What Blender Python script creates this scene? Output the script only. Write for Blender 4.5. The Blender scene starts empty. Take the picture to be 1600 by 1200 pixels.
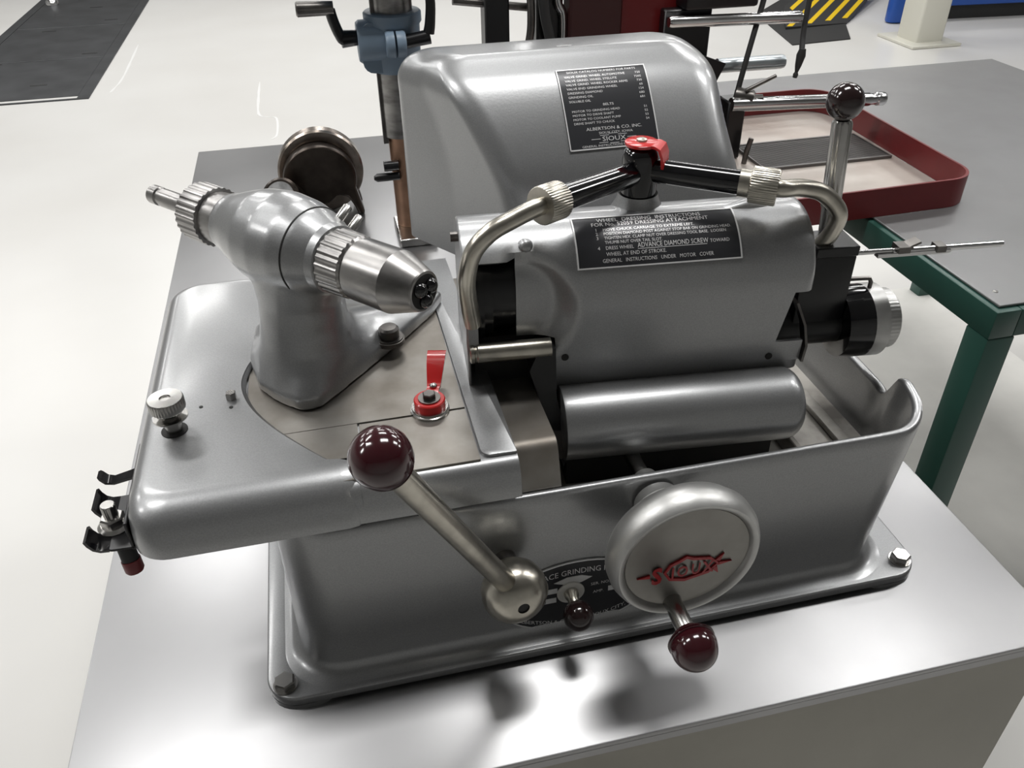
import bpy, bmesh, math, random
from mathutils import Vector, Matrix
random.seed(7)
SC = bpy.context.scene
COL = SC.collection

# ------------------------------------------------------------------ camera
cam_d = bpy.data.cameras.new('camera')
cam = bpy.data.objects.new('camera', cam_d); COL.objects.link(cam)
cam_d.sensor_width = 36.0
cam_d.lens = 1305.3 / 1600 * 36.0
cam_d.clip_start = 0.02; cam_d.clip_end = 100
_yaw, _pit, _rol = (math.radians(a) for a in (12.535, 35.319, 0.9886))
_fw = Vector((math.sin(_yaw)*math.cos(_pit), math.cos(_yaw)*math.cos(_pit), -math.sin(_pit)))
_rt = Vector((math.cos(_yaw), -math.sin(_yaw), 0)); _dn = _fw.cross(_rt)
_r = _rt*math.cos(_rol) + _dn*math.sin(_rol); _d = -_rt*math.sin(_rol) + _dn*math.cos(_rol)
M = Matrix(((_r.x, -_d.x, -_fw.x, 0.111), (_r.y, -_d.y, -_fw.y, -0.420), (_r.z, -_d.z, -_fw.z, 0.583), (0, 0, 0, 1)))
cam.matrix_world = M
SC.camera = cam

# ------------------------------------------------------------------ world, lamps, exposure
W = bpy.data.worlds.new('world'); SC.world = W; W.use_nodes = True
W.node_tree.nodes['Background'].inputs[0].default_value = (0.93, 0.96, 1.0, 1)
W.node_tree.nodes['Background'].inputs[1].default_value = 0.10
CEIL = 2.35
for ix, lx in enumerate((-3.0, -1.2, 0.6, 2.4, 4.2)):
    for iy, ly in enumerate((0.45, 2.0, 3.7, 5.6, 7.6)):
        ld = bpy.data.lights.new('ceiling_lamp', 'AREA'); ld.shape = 'RECTANGLE'
        ld.size = 0.85; ld.size_y = 0.34; ld.energy = (24, 21, 14, 26, 29)[iy]; ld.color = (1.0, 0.99, 0.975)
        lo = bpy.data.objects.new('ceiling_lamp', ld); COL.objects.link(lo)
        lo.location = (lx, ly, CEIL)
SC.view_settings.view_transform = 'Standard'; SC.view_settings.look = 'None'
SC.view_settings.gamma = 1; SC.view_settings.use_curve_mapping = False
SC.view_settings.exposure = -0.15

# ------------------------------------------------------------------ materials
MATS = {}
def mat(name, col, metal=0.0, rough=0.5, noise=0.0, nscale=60, bump=0.0, bscale=200, coat=0.0, col2=None, stretch=None, thr=None, rvar=0.0):
    if name in MATS: return MATS[name]
    m = bpy.data.materials.new(name); m.use_nodes = True
    nt = m.node_tree; b = nt.nodes['Principled BSDF']
    b.inputs['Base Color'].default_value = (*col, 1); b.inputs['Metallic'].default_value = metal
    b.inputs['Roughness'].default_value = rough
    b.inputs['Coat Weight'].default_value = coat; b.inputs['Coat Roughness'].default_value = 0.07 if metal < 0.5 else 0.15
    tc = nt.nodes.new('ShaderNodeTexCoord'); mp = nt.nodes.new('ShaderNodeMapping')
    nt.links.new(tc.outputs['Object'], mp.inputs['Vector'])
    if stretch: mp.inputs['Scale'].default_value = stretch
    if noise > 0 or col2:
        n = nt.nodes.new('ShaderNodeTexNoise'); n.inputs['Scale'].default_value = nscale; n.inputs['Detail'].default_value = 6
        nt.links.new(mp.outputs['Vector'], n.inputs['Vector'])
        r = nt.nodes.new('ShaderNodeValToRGB')
        c2 = col2 or tuple(c*(1-noise) for c in col)
        lo, hi = thr or (0.35, 0.65)
        r.color_ramp.elements[0].position = lo; r.color_ramp.elements[1].position = hi
        r.color_ramp.elements[0].color = (*c2, 1); r.color_ramp.elements[1].color = (*col, 1)
        nt.links.new(n.outputs['Fac'], r.inputs['Fac']); nt.links.new(r.outputs['Color'], b.inputs['Base Color'])
        if rvar:
            mr = nt.nodes.new('ShaderNodeMapRange'); mr.inputs['To Min'].default_value = rough + rvar; mr.inputs['To Max'].default_value = rough - rvar
            nt.links.new(n.outputs['Fac'], mr.inputs['Value']); nt.links.new(mr.outputs['Result'], b.inputs['Roughness'])
    if bump > 0:
        n2 = nt.nodes.new('ShaderNodeTexNoise'); n2.inputs['Scale'].default_value = bscale; n2.inputs['Detail'].default_value = 3
        nt.links.new(mp.outputs['Vector'], n2.inputs['Vector'])
        bp = nt.nodes.new('ShaderNodeBump'); bp.inputs['Strength'].default_value = bump; bp.inputs['Distance'].default_value = 0.001
        nt.links.new(n2.outputs['Fac'], bp.inputs['Height']); nt.links.new(bp.outputs['Normal'], b.inputs['Normal'])
    MATS[name] = m; return m

SILVER = mat('silver_paint', (0.34, 0.345, 0.35), 0.80, 0.38, 0.12, 900, 0.06, 420, 0.7)
STEEL = mat('steel', (0.55, 0.54, 0.52), 1.0, 0.24, 0.25, 30)
DSTEEL = mat('dark_steel', (0.20, 0.19, 0.18), 1.0, 0.34, 0.4, 40)
CHUCK = mat('chuck_steel', (0.42, 0.41, 0.40), 1.0, 0.30, 0.5, 26, stretch=(1, 1, 3))
NICKEL = mat('nickel', (0.60, 0.57, 0.50), 1.0, 0.28, 0.3, 50, 0.05, 300)
ALU = mat('cast_aluminium', (0.52, 0.52, 0.51), 0.9, 0.40, 0.12, 60, 0.08, 300)
WHEELFACE = mat('wheel_face', (0.30, 0.29, 0.27), 0.8, 0.42, 0.15, 40)
BLACK = mat('black_paint', (0.006, 0.006, 0.007), 0, 0.30)
BLACKG = mat('black_gloss', (0.004, 0.004, 0.005), 0, 0.10, coat=0.5)
DARK = mat('near_black', (0.012, 0.011, 0.010), 0, 0.6, 0.4, 60)  # near black for small marks; also puts shade of holes and gaps into colour
BAKE = mat('maroon_plastic', (0.035, 0.004, 0.007), 0, 0.14, coat=0.6)
BAKEB = mat('brown_black_plastic', (0.016, 0.007, 0.007), 0, 0.14, coat=0.6)
RED = mat('red_paint', (0.60, 0.02, 0.02), 0, 0.25, coat=0.4)
LOGO = mat('logo_red', (0.40, 0.015, 0.02), 0, 0.4)
WORN = mat('worn_iron', (0.33, 0.315, 0.29), 0.75, 0.42, 0, 22, 0.08, 250, col2=(0.20, 0.18, 0.155), thr=(0.3, 0.7), rvar=0.1)
TRAYM = mat('stained_tray', (0.44, 0.42, 0.385), 0.2, 0.5, 0, 16, 0.1, 120, col2=(0.12, 0.11, 0.095), thr=(0.30, 0.52))
BENCH = mat('bench_steel', (0.35, 0.35, 0.355), 0.95, 0.35, 0.10, 5, rvar=0.07)
BENCHF = mat('bench_panel', (0.30, 0.29, 0.255), 0.7, 0.45, 0.12, 6)
PLATE = mat('plate_black', (0.035, 0.036, 0.04), 0.2, 0.28)
PLATEW = mat('plate_bare_metal', (0.80, 0.80, 0.80), 0.3, 0.35)
FLOORM = mat('white_epoxy', (0.70, 0.695, 0.675), 0, 0.32, 0, 1.3, 0.02, 6, col2=(0.65, 0.64, 0.615), thr=(0.3, 0.75))
PLATEF = mat('floor_plate', (0.075, 0.078, 0.082), 0.5, 0.5, 0.3, 5)
GREEN = mat('green_paint', (0.018, 0.075, 0.058), 0, 0.38, 0.12, 8)
GTOP = mat('table_sheet', (0.26, 0.26, 0.262), 0.75, 0.42, 0.14, 4, rvar=0.08)
SHELF = mat('shelf_sheet', (0.80, 0.79, 0.75), 0.0, 0.5, 0.12, 6)
DRED = mat('dark_red_paint', (0.115, 0.006, 0.007), 0, 0.35)
TRED = mat('tray_red', (0.155, 0.010, 0.012), 0, 0.42, 0.2, 12)
TINS = mat('tray_inside', (0.52, 0.48, 0.44), 0.4, 0.45, 0, 8, col2=(0.42, 0.36, 0.32))
MESHM = mat('mesh_wire', (0.13, 0.125, 0.12), 0.6, 0.45)
BLUE = mat('blue_paint', (0.20, 0.27, 0.35), 0.0, 0.4, 0.1, 30)
BLUE2 = mat('deep_blue_paint', (0.01, 0.075, 0.36), 0, 0.35)
COPPER = mat('copper', (0.55, 0.33, 0.22), 0.8, 0.35, 0.3, 30)
CREAM = mat('cream_paint', (0.60, 0.59, 0.52), 0, 0.45)
YELLOW = mat('yellow_paint', (0.75, 0.50, 0.01), 0, 0.45)
RUBBER = mat('black_rubber', (0.02, 0.02, 0.02), 0, 0.6)
CRANK = mat('forged_dark', (0.085, 0.07, 0.06), 0.9, 0.30, 0.4, 30)
CRANKB = mat('forged_bright', (0.45, 0.39, 0.34), 1.0, 0.25, 0.4, 40)
GREYF = mat('grey_cast_face', (0.40, 0.40, 0.40), 0.3, 0.6, 0.4, 80)
ROD = mat('chrome_rod', (0.66, 0.66, 0.66), 1.0, 0.16)
WHITE = mat('white_enamel', (0.75, 0.74, 0.70), 0, 0.4)

# ------------------------------------------------------------------ mesh helpers
ORG = {}
def link(o, parent=None):
    COL.objects.link(o)
    if parent is not None:
        o.parent = parent; ORG[o.name] = ORG[parent.name]
    return o
def thing(name, label, cat, loc, group=None):
    o = bpy.data.objects.new(name, None); COL.objects.link(o); o.location = loc; o.empty_display_size = 0.05
    o['label'] = label; o['category'] = cat
    if group: o['group'] = group
    ORG[o.name] = Vector(loc); return o
def tag(o, label, cat, group=None):
    o['label'] = label; o['category'] = cat
    if group: o['group'] = group
    return o
def mk(name, VF, m, parent=None, smooth=38, bev=None, label=None, loc=None, remesh=None, kind=None, subsurf=0):
    V, F = VF
    org = ORG[parent.name] if parent is not None else Vector(loc or (0, 0, 0))
    me = bpy.data.meshes.new(name)
    me.from_pydata([tuple(Vector(v) - org) for v in V], [], F)
    bm = bmesh.new(); bm.from_mesh(me)
    bmesh.ops.recalc_face_normals(bm, faces=bm.faces)
    if bev:
        w, s = bev
        es = [e for e in bm.edges if len(e.link_faces) == 2 and e.calc_face_angle(0) > math.radians(30)]
        bmesh.ops.bevel(bm, geom=es, offset=w, offset_type='OFFSET', segments=s, profile=0.5, affect='EDGES', clamp_overlap=True)
    bm.to_mesh(me); bm.free()
    o = bpy.data.objects.new(name, me); COL.objects.link(o)
    if remesh or subsurf:
        if remesh:
            md = o.modifiers.new('r', 'REMESH'); md.mode = 'VOXEL'; md.voxel_size = remesh[0]
            sm = o.modifiers.new('s', 'SMOOTH'); sm.factor = 0.5; sm.iterations = remesh[1]
        if subsurf:
            md = o.modifiers.new('ss', 'SUBSURF'); md.levels = subsurf; md.render_levels = subsurf
        dg = bpy.context.evaluated_depsgraph_get()
        nm = bpy.data.meshes.new_from_object(o.evaluated_get(dg)); o.modifiers.clear(); o.data = nm; me = nm
    me.materials.clear(); me.materials.append(m)
    if smooth:
        for p in me.polygons: p.use_smooth = len(p.vertices) <= 10
        me.set_sharp_from_angle(angle=math.radians(smooth))
    if parent is not None:
        o.parent = parent
    else:
        o.location = org
    ORG[o.name] = org
    if label: o['label'] = label
    if kind: o['kind'] = kind
    return o
def merge(*parts):
    V, F = [], []
    for v, f in parts:
        n = len(V); V += list(v); F += [tuple(i+n for i in q) for q in f]
    return V, F
def box(x0, x1, y0, y1, z0, z1, T=None):
    V = [(x, y, z) for z in (z0, z1) for x, y in ((x0, y0), (x1, y0), (x1, y1), (x0, y1))]
    if T: V = [T(*v) for v in V]
    return V, [(3, 2, 1, 0), (4, 5, 6, 7), (0, 1, 5, 4), (1, 2, 6, 5), (2, 3, 7, 6), (3, 0, 4, 7)]
def loft(rings, cap0=True, cap1=True, closed=True):
    n = len(rings[0]); V = [tuple(p) for r in rings for p in r]; F = []
    for k in range(len(rings)-1):
        for i in range(n if closed else n-1):
            j = (i+1) % n
            F.append((k*n+i, k*n+j, (k+1)*n+j, (k+1)*n+i))
    if cap0: F.append(tuple(reversed(range(n))))
    if cap1: F.append(tuple(range((len(rings)-1)*n, len(rings)*n)))
    return V, F
def frame(axis):
    a = Vector(axis).normalized(); t = Vector((0, 0, 1)) if abs(a.z) < 0.9 else Vector((1, 0, 0))
    e1 = t.cross(a).normalized(); return a, e1, a.cross(e1)
def lathe(prof, p0, axis, n=40, flutes=None, cap=True):
    """prof: (h, r) or (h, r, amp); flutes = number of grooves cut with depth amp"""
    a, e1, e2 = frame(axis); p0 = Vector(p0)
    if flutes: n = flutes*4
    rings = []
    for q in prof:
        h, r = q[0], max(q[1], 1e-5); amp = q[2] if len(q) > 2 else 0
        ring = []
        for i in range(n):
            t = 2*math.pi*i/n; rr = r - (amp if (flutes and i % 4 >= 2) else 0)
            ring.append(p0 + a*h + (e1*math.cos(t) + e2*math.sin(t))*rr)
        rings.append(ring)
    return loft(rings, cap, cap)
def sphere(c, r, n=32, m=20, s=(1, 1, 1)):
    V, F = lathe([(-r*math.cos(math.pi*k/m), r*math.sin(math.pi*k/m)) for k in range(m+1)], (0, 0, 0), (0, 0, 1), n)
    return [Vector((v[0]*s[0], v[1]*s[1], v[2]*s[2])) + Vector(c) for v in V], F
def catmull(P, k=8):
    P = [Vector(p) for p in P]; Q = [P[0]*2-P[1]] + P + [P[-1]*2-P[-2]]; out = []
    for i in range(1, len(Q)-2):
        for j in range(k):
            t = j/k; a, b, c, d = Q[i-1], Q[i], Q[i+1], Q[i+2]
            out.append(0.5*((2*b) + (c-a)*t + (2*a-5*b+4*c-d)*t*t + (3*b-a-3*c+d)*t**3))
    out.append(P[-1]); return out
def tube(P, r, n=16, smooth=0):
    P = catmull(P, smooth) if smooth else [Vector(p) for p in P]
    R = r if isinstance(r, (list, tuple)) else [r]*len(P)
    if len(R) != len(P): R = [R[0] + (R[-1]-R[0])*i/(len(P)-1) for i in range(len(P))]
    rings = []; _, e1, _ = frame(P[1]-P[0])
    for i, p in enumerate(P):
        a = (P[min(i+1, len(P)-1)] - P[max(i-1, 0)]).normalized()
        e1 = (e1 - a*e1.dot(a)).normalized(); e2 = a.cross(e1)
        rings.append([p + (e1*math.cos(2*math.pi*k/n) + e2*math.sin(2*math.pi*k/n))*R[i] for k in range(n)])
    return loft(rings)
def prism(poly, z0, z1, T=None):
    n = len(poly); V = [(x, y, z) for z in (z0, z1) for x, y in poly]
    if T: V = [T(*v) for v in V]
    F = [tuple(reversed(range(n))), tuple(range(n, 2*n))] + [(i, (i+1) % n, n+(i+1) % n, n+i) for i in range(n)]
    return V, F
def roundpoly(P, R, n=6):
    """round each corner of a polygon; always n+1 points per corner"""
    out = []; N = len(P)
    for i in range(N):
        a, b, c = Vector(P[i-1]), Vector(P[i]), Vector(P[(i+1) % N]); r = R[i] if isinstance(R, (list, tuple)) else R
        u, v = a-b, c-b; lu, lv = u.length, v.length; u.normalize(); v.normalize()
        ang = u.angle(v); 
        if r <= 0 or ang > 3.1: out += [b.copy() for _ in range(n+1)]; continue
        d = min(r/math.tan(ang/2), lu*0.49, lv*0.49); rr = d*math.tan(ang/2)
        ctr = b + (u+v).normalized()*(rr/math.sin(ang/2))
        p, q = b+u*d-ctr, b+v*d-ctr; a0 = math.atan2(p.y, p.x); a1 = math.atan2(q.y, q.x); da = (a1-a0+math.pi) % (2*math.pi)-math.pi
        out += [ctr + Vector((math.cos(a0+da*k/n), math.sin(a0+da*k/n)))*rr for k in range(n+1)]
    return out
def interp(x, T):
    if x <= T[0][0]: return T[0][1]
    for (a, b), (c, d) in zip(T, T[1:]):
        if x <= c: return b + (d-b)*(x-a)/(c-a)
    return T[-1][1]
def sstep(a, b, x):
    t = min(1, max(0, (x-a)/(b-a))); return t*t*(3-2*t)
def hexbolt(c, axis, r, h, washer=None):
    prof = [(0, r), (h*0.85, r), (h, r*0.86)]
    L = lathe(prof, c, axis, 6)
    if washer: L = merge(L, lathe([(-0.0005, washer[0]), (washer[1], washer[0])], c, axis, 28))
    return L
def strip(path, wdir, w, th):
    """ribbon of width w (along wdir) and thickness th following path"""
    P = [Vector(p) for p in path]; wd = Vector(wdir).normalized(); rings = []
    for i, p in enumerate(P):
        a = (P[min(i+1, len(P)-1)] - P[max(i-1, 0)]).normalized(); nrm = a.cross(wd).normalized()
        ww = w[i] if isinstance(w, (list, tuple)) else w
        rings.append([p - wd*ww/2 - nrm*th/2, p + wd*ww/2 - nrm*th/2, p + wd*ww/2 + nrm*th/2, p - wd*ww/2 + nrm*th/2])
    return loft(rings)
def text_vf(lines, fn):
    """lines: (string, x, y, size, align[, xscale]); fn maps plate (x, y) to a point"""
    V, F = [], []
    for L in lines:
        s, x, y, size, al = L[:5]; xs = L[5] if len(L) > 5 else 1.0; bo = L[6] if len(L) > 6 else 0.0
        cu = bpy.data.curves.new('t', 'FONT'); cu.body = s; cu.size = size; cu.align_x = al; cu.resolution_u = 2; cu.offset = bo*size
        o = bpy.data.objects.new('t', cu); COL.objects.link(o)
        dg = bpy.context.evaluated_depsgraph_get(); me = bpy.data.meshes.new_from_object(o.evaluated_get(dg))
        n = len(V)
        V += [fn(v.co.x*xs + x, v.co.y + y) for v in me.vertices]
        F += [tuple(i+n for i in p.vertices) for p in me.polygons]
        bpy.data.objects.remove(o); bpy.data.curves.remove(cu); bpy.data.meshes.remove(me)
    return V, F
def outline(poly, w, z0, z1, T=None):
    """closed frame of width w inside a convex-ish polygon"""
    P = [Vector(p) for p in poly]; N = len(P); c = sum(P, Vector((0, 0)))/N; inn = []
    for i in range(N):
        a, b, d = P[i-1], P[i], P[(i+1) % N]
        t = (d-a).normalized(); nn = Vector((-t.y, t.x))
        if nn.dot(c-b) < 0: nn = -nn
        inn.append(b + nn*w)
    rings = [[(p.x, p.y, z0) for p in P], [(p.x, p.y, z1) for p in P], [(p.x, p.y, z1) for p in inn], [(p.x, p.y, z0) for p in inn]]
    if T: rings = [[T(*q) for q in r] for r in rings]
    rings.append(rings[0]); return loft(rings, False, False)

# ================================================================== THE SETTING
FZ = -0.85
SCUFFS = [[(-1.085, 6.284), (-1.074, 5.829), (-1.069, 5.352), (-1.096, 5.077)], [(-0.225, 5.066), (-0.228, 4.764), (-0.223, 4.416), (-0.174, 4.344), (-0.126, 4.308), (-0.124, 4.037), (-0.153, 3.964)]]
floor_ = mk('floor', box(-6, 9, -4, 12, FZ-0.05, FZ), FLOORM, None, 0, kind='structure')
WALLM = mat('wall_paint', (0.55, 0.55, 0.54), 0, 0.7, 0.1, 1)
CEILM = mat('ceiling_paint', (0.22, 0.22, 0.22), 0, 0.8, 0.1, 1)
for nm, b in (('wall_back', (-6, 9, 12, 12.1, FZ, 2.6)), ('wall_front', (-6, 9, -4.1, -4, FZ, 2.6)), ('wall_left', (-6.1, -6, -4, 12, FZ, 2.6)), ('wall_right', (9, 9.1, -4, 12, FZ, 2.6))):
    mk(nm, box(*b), WALLM, None, 0, kind='structure')
mk('ceiling', box(-6, 9, -4, 12, 2.6, 2.7), CEILM, None, 0, kind='structure')

SCUFF = mat('scuff', (0.82, 0.82, 0.81), 0, 0.3)
for P_ in SCUFFS:
    mk('scuff_mark', strip(catmull([(x, y, FZ+0.0008) for x, y in P_], 4), (1, 0.2, 0), [0.004, 0.010, 0.014, 0.016, 0.012, 0.018, 0.014, 0.010, 0.016, 0.012, 0.008, 0.014, 0.01][:12] + [0.012]*20, 0.001), SCUFF, floor_, 0)
# steel cover plates let into the floor
fc = thing('floor_cover', 'dark grey steel cover plates let into the white floor', 'floor cover', (-1.66, 6.5, FZ))
mk('frame', outline([(-2.13, 4.98), (-1.2, 4.98), (-1.2, 8.4), (-2.13, 8.4)], 0.07, FZ, FZ+0.006), PLATEF, fc, 0)
ys = [5.05, 5.98, 7.02, 8.33]
for k in range(3):
    mk('plate', box(-2.06, -1.27, ys[k]+0.008, ys[k+1]-0.008, FZ, FZ+0.005), PLATEF, fc, 0, bev=(0.002, 1))
for (x, y) in ((-1.55, 5.35), (-1.38, 6.1), (-1.95, 5.95), (-1.8, 6.9), (-1.4, 7.2), (-1.6, 7.75)):
    mk('lifting_slot', prism(roundpoly([(x-0.05, y-0.012), (x+0.05, y-0.012), (x+0.05, y+0.012), (x-0.05, y+0.012)], 0.01, 4), FZ+0.004, FZ+0.0062), RUBBER, fc, 0)

cf = mk('floor_fitting', lathe([(0, 0.05), (0.03, 0.05), (0.05, 0.035), (0.055, 0.012), (0.11, 0.012)], (-1.98, 7.95, FZ+0.006), (0, 0, 1), 24), ROD, None, loc=(-1.98, 7.95, FZ+0.006))
tag(cf, 'small chrome fitting standing on the far end of the floor cover plates', 'fitting')
# cream post
po = thing('steel_post', 'cream painted square steel post with welded foot plate', 'post', (4.21, 4.85, FZ))
mk('shaft', prism(roundpoly([(4.07, 4.72), (4.28, 4.72), (4.28, 4.94), (4.07, 4.94)], 0.02, 4), FZ+0.015, FZ+3.2), CREAM, po)
mk('foot_plate', box(3.99, 4.36, 4.63, 5.04, FZ, FZ+0.02), CREAM, po, bev=(0.004, 1))

# striped ramp, mat and blue platform behind
mk_mat = mk('floor_mat', prism([(3.30, 4.96), (3.76, 5.00), (4.35, 6.15), (4.2, 6.6), (3.50, 5.9)], FZ, FZ+0.008), RUBBER, None, 0, loc=(3.7, 5.5, FZ))
tag(mk_mat, 'flat black rubber mat on the floor under the striped ramp', 'mat')
rp = thing('ramp', 'black loading ramp with diagonal yellow stripes on the floor', 'ramp', (3.95, 5.9, FZ))
def RT(a, b, h):  # ramp axes: a across, b up the slope
    o = Vector((3.46, 5.36)); u = Vector((0.42, 0.10)); v = Vector((0.78, 0.80))
    q = o + u*a + v*b; return (q.x, q.y, FZ + 0.012 + 0.10*b + h)
mk('deck', prism([(0, 0), (1.45, -0.12), (1.42, 0.88), (-0.6, 0.88), (-0.6, 0.55)], -0.01, 0.012, RT), RUBBER, rp, 0)
for a in (-0.42, 0.00, 0.42, 0.84, 1.22):
    mk('stripe', prism([(a, 0.02 if a > -0.1 else 0.5), (a+0.14, 0.0 if a > -0.1 else 0.42), (a+0.17, 0.86), (a+0.02, 0.86)], 0.012, 0.0135, RT), YELLOW, rp, 0)
bp_ = thing('equipment_platform', 'bright blue steel platform standing behind the cream post', 'platform', (5.0, 5.7, FZ))
mk('deck', prism(roundpoly([(4.26, 5.36), (6.9, 5.10), (7.0, 6.2), (5.0, 6.35)], 0.05, 4), FZ+0.10, FZ+0.42), BLUE2, bp_, bev=(0.02, 2))
mk('gap_shadow', prism([(4.36, 5.40), (6.9, 5.16), (6.95, 6.1), (5.0, 6.2)], FZ, FZ+0.10), RUBBER, bp_, 0)  # black block standing in for the shadow in the gap below the deck
mk('corner', prism(roundpoly([(4.22, 5.33), (4.55, 5.30), (4.80, 5.70), (4.56, 5.72)], 0.05, 4), FZ+0.005, FZ+0.30), BLUE2, bp_, bev=(0.03, 2))

# ================================================================== STEEL BENCH
bn = thing('steel_bench', 'long grey sheet steel bench carrying the valve grinder', 'bench', (0.26, 0.62, FZ))
mk('bench_top', box(-0.14, 0.66, -0.088, 1.328, -0.006, 0.0), BENCH, bn, bev=(0.0015, 2))
mk('top_lip', outline([(-0.1395, -0.0875), (0.6595, -0.0875), (0.6595, 1.3275), (-0.1395, 1.3275)], 0.003, -0.014, -0.006), BENCH, bn, 0)
mk('front_panel', box(-0.134, 0.654, -0.082, -0.079, FZ+0.06, -0.010), BENCHF, bn, 0)
mk('back_panel', box(-0.134, 0.654, 1.317, 1.320, FZ+0.06, -0.010), BENCHF, bn, 0)
mk('side_panel', box(-0.134, -0.131, -0.0785, 1.3165, FZ+0.06, -0.010), BENCHF, bn, 0)
mk('side_panel', box(0.651, 0.654, -0.0785, 1.3165, FZ+0.06, -0.010), BENCHF, bn, 0)
for x in (-0.12, 0.60):
    for y in (-0.07, 1.27):
        mk('foot', box(x, x+0.04, y, y+0.04, FZ, FZ+0.06), BENCHF, bn, 0)

# ================================================================== GREEN TABLE
gt = thing('green_table', 'green framed workshop table with grey sheet top and lower shelf', 'table', (1.40, 0.95, FZ))
X0, X1, Y0, Y1 = 0.969, 1.84, 0.389, 1.51
mk('table_top', box(X0+0.010, X1-0.010, Y0+0.010, Y1-0.010, -0.004, 0.0), GTOP, gt, bev=(0.001, 1))
mk('rail', box(X0, X0+0.04, Y0, Y1, -0.048, -0.0045), GREEN, gt, bev=(0.002, 2))
mk('rail', box(X1-0.04, X1, Y0, Y1, -0.048, -0.0045), GREEN, gt, bev=(0.002, 2))
mk('rail', box(X0+0.04, X1-0.04, Y0, Y0+0.04, -0.048, -0.0045), GREEN, gt, bev=(0.002, 2))
mk('rail', box(X0+0.04, X1-0.04, Y1-0.04, Y1, -0.048, -0.0045), GREEN, gt, bev=(0.002, 2))
for x in (X0, X1-0.045):
    for y in (Y0, Y1-0.045):
        mk('leg', box(x, x+0.045, y, y+0.045, FZ, -0.048), GREEN, gt, bev=(0.003, 2))
mk('shelf', box(X0+0.01, X1+0.01, Y0+0.01, Y1+0.012, -0.69, -0.68), SHELF, gt, 0)
mk('rivet', lathe([(0, 0.004), (0.001, 0.003), (0.0014, 0.0)], (1.0, 0.435, 0.0), (0, 0, 1), 12), STEEL, gt)

# ================================================================== RED TRAY with mesh
tr = thing('drip_tray', 'shallow dark red metal tray with rounded corners on the green table', 'tray', (0.86, 0.97, 0.0))
tp = roundpoly([(0.50, 0.685), (1.17, 0.705), (1.185, 1.235), (0.50, 1.235)], 0.055, 8)
tb = roundpoly([(0.503, 0.689), (1.166, 0.709), (1.181, 1.231), (0.503, 1.231)], 0.053, 8)
mk('tray_floor', prism([(p.x, p.y) for p in tb], 0.0005, 0.003), TINS, tr, 0)
mk('rim', loft([[(p.x, p.y, 0.001) for p in tp], [(p.x, p.y, 0.050) for p in tp], [(p.x, p.y, 0.050) for p in tb], [(p.x, p.y, 0.004) for p in tb], [(p.x, p.y, 0.001) for p in tp]], False, False), TRED, tr)
ms = thing('mesh_panel', 'dark woven wire mesh panel lying inside the red tray', 'mesh', (0.97, 0.99, 0.003))
MX0, MX1, MY0, MY1 = 0.900, 1.155, 0.93, 1.055
wires = []
n = 52
for i in range(n+1):
    x = MX0 + (MX1-MX0)*i/n; wires.append(box(x-0.0011, x+0.0011, MY0, MY1, 0.0050, 0.0065))
n = 26
for i in range(n+1):
    y = MY0 + (MY1-MY0)*i/n; wires.append(box(MX0, MX1, y-0.0011, y+0.0011, 0.0060, 0.0075))
o = mk('wire_weave', merge(*wires), MESHM, ms, 0, kind='stuff')
mk('mesh_frame', outline([(MX0-0.004, MY0-0.004), (MX1+0.004, MY0-0.004), (MX1+0.004, MY1+0.004), (MX0-0.004, MY1+0.004)], 0.006, 0.0035, 0.0085), MESHM, ms, 0)

# ================================================================== RED AND BLACK MACHINE behind
rm = thing('bench_tester', 'dark red and black bench machine with chrome rods standing in the red tray', 'machine', (0.66, 1.12, 0.003))
mk('column', box(0.505, 0.553, 1.10, 1.16, 0.0035, 0.62), BLACK, rm, bev=(0.004, 1))
mk('upright', box(0.412, 0.456, 1.10, 1.14, 0.001, 0.62), BLACK, rm, bev=(0.003, 1))
mk('cross_pin', tube([(0.36, 1.12, 0.291), (0.50, 1.12, 0.272)], 0.007, 12), DSTEEL, rm)
mk('hose', tube([(0.48, 1.09, 0.05), (0.482, 1.09, 0.18), (0.492, 1.09, 0.25), (0.488, 1.09, 0.34), (0.48, 1.10, 0.5)], 0.007, 10, 8), DSTEEL, rm)
mk('hose', tube([(0.53, 1.085, 0.05), (0.528, 1.085, 0.20), (0.515, 1.085, 0.27), (0.505, 1.085, 0.36), (0.50, 1.10, 0.5)], 0.009, 10, 8), RUBBER, rm)
mk('chrome_tube', tube([(0.545, 1.095, 0.10), (0.552, 1.095, 0.25), (0.540, 1.095, 0.29), (0.536, 1.10, 0.4)], 0.008, 12, 6), ROD, rm)
mk('housing', box(0.60, 0.835, 1.102, 1.222, 0.0035, 0.30), DRED, rm, bev=(0.006, 2))
mk('front_cover', box(0.558, 0.655, 1.075, 1.12, 0.0035, 0.60), mat('oxide_red', (0.03, 0.004, 0.004), 0, 0.4), rm, bev=(0.004, 1))
mk('head_block', box(0.765, 0.905, 1.055, 1.20, 0.262, 0.46), BLACK, rm, bev=(0.006, 2))
mk('face_plate', box(0.735, 0.826, 1.075, 1.101, 0.02, 0.262), BLACK, rm, bev=(0.003, 1))
mk('chrome_rod', merge(lathe([(0, 0.0085), (0.004, 0.0105), (0.25, 0.0105), (0.256, 0.009)], (0.737, 1.06, 0.245), (1, -0.02, -0.02), 20)), ROD, rm)
mk('bracket', prism([(0.786, 0.193), (0.854, 0.168), (0.837, 0.132), (0.790, 0.085), (0.765, 0.110)], 1.052, 1.058, lambda a, b, h: (a, h, b)), BLACK, rm, 0)
mk('chrome_rod', lathe([(0, 0.0130), (0.13, 0.0130), (0.136, 0.0115)], (0.845, 1.07, 0.160), (1, 0.0, -0.01), 22), mat('grey_rod', (0.42, 0.46, 0.48), 0.8, 0.3), rm)
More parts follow.
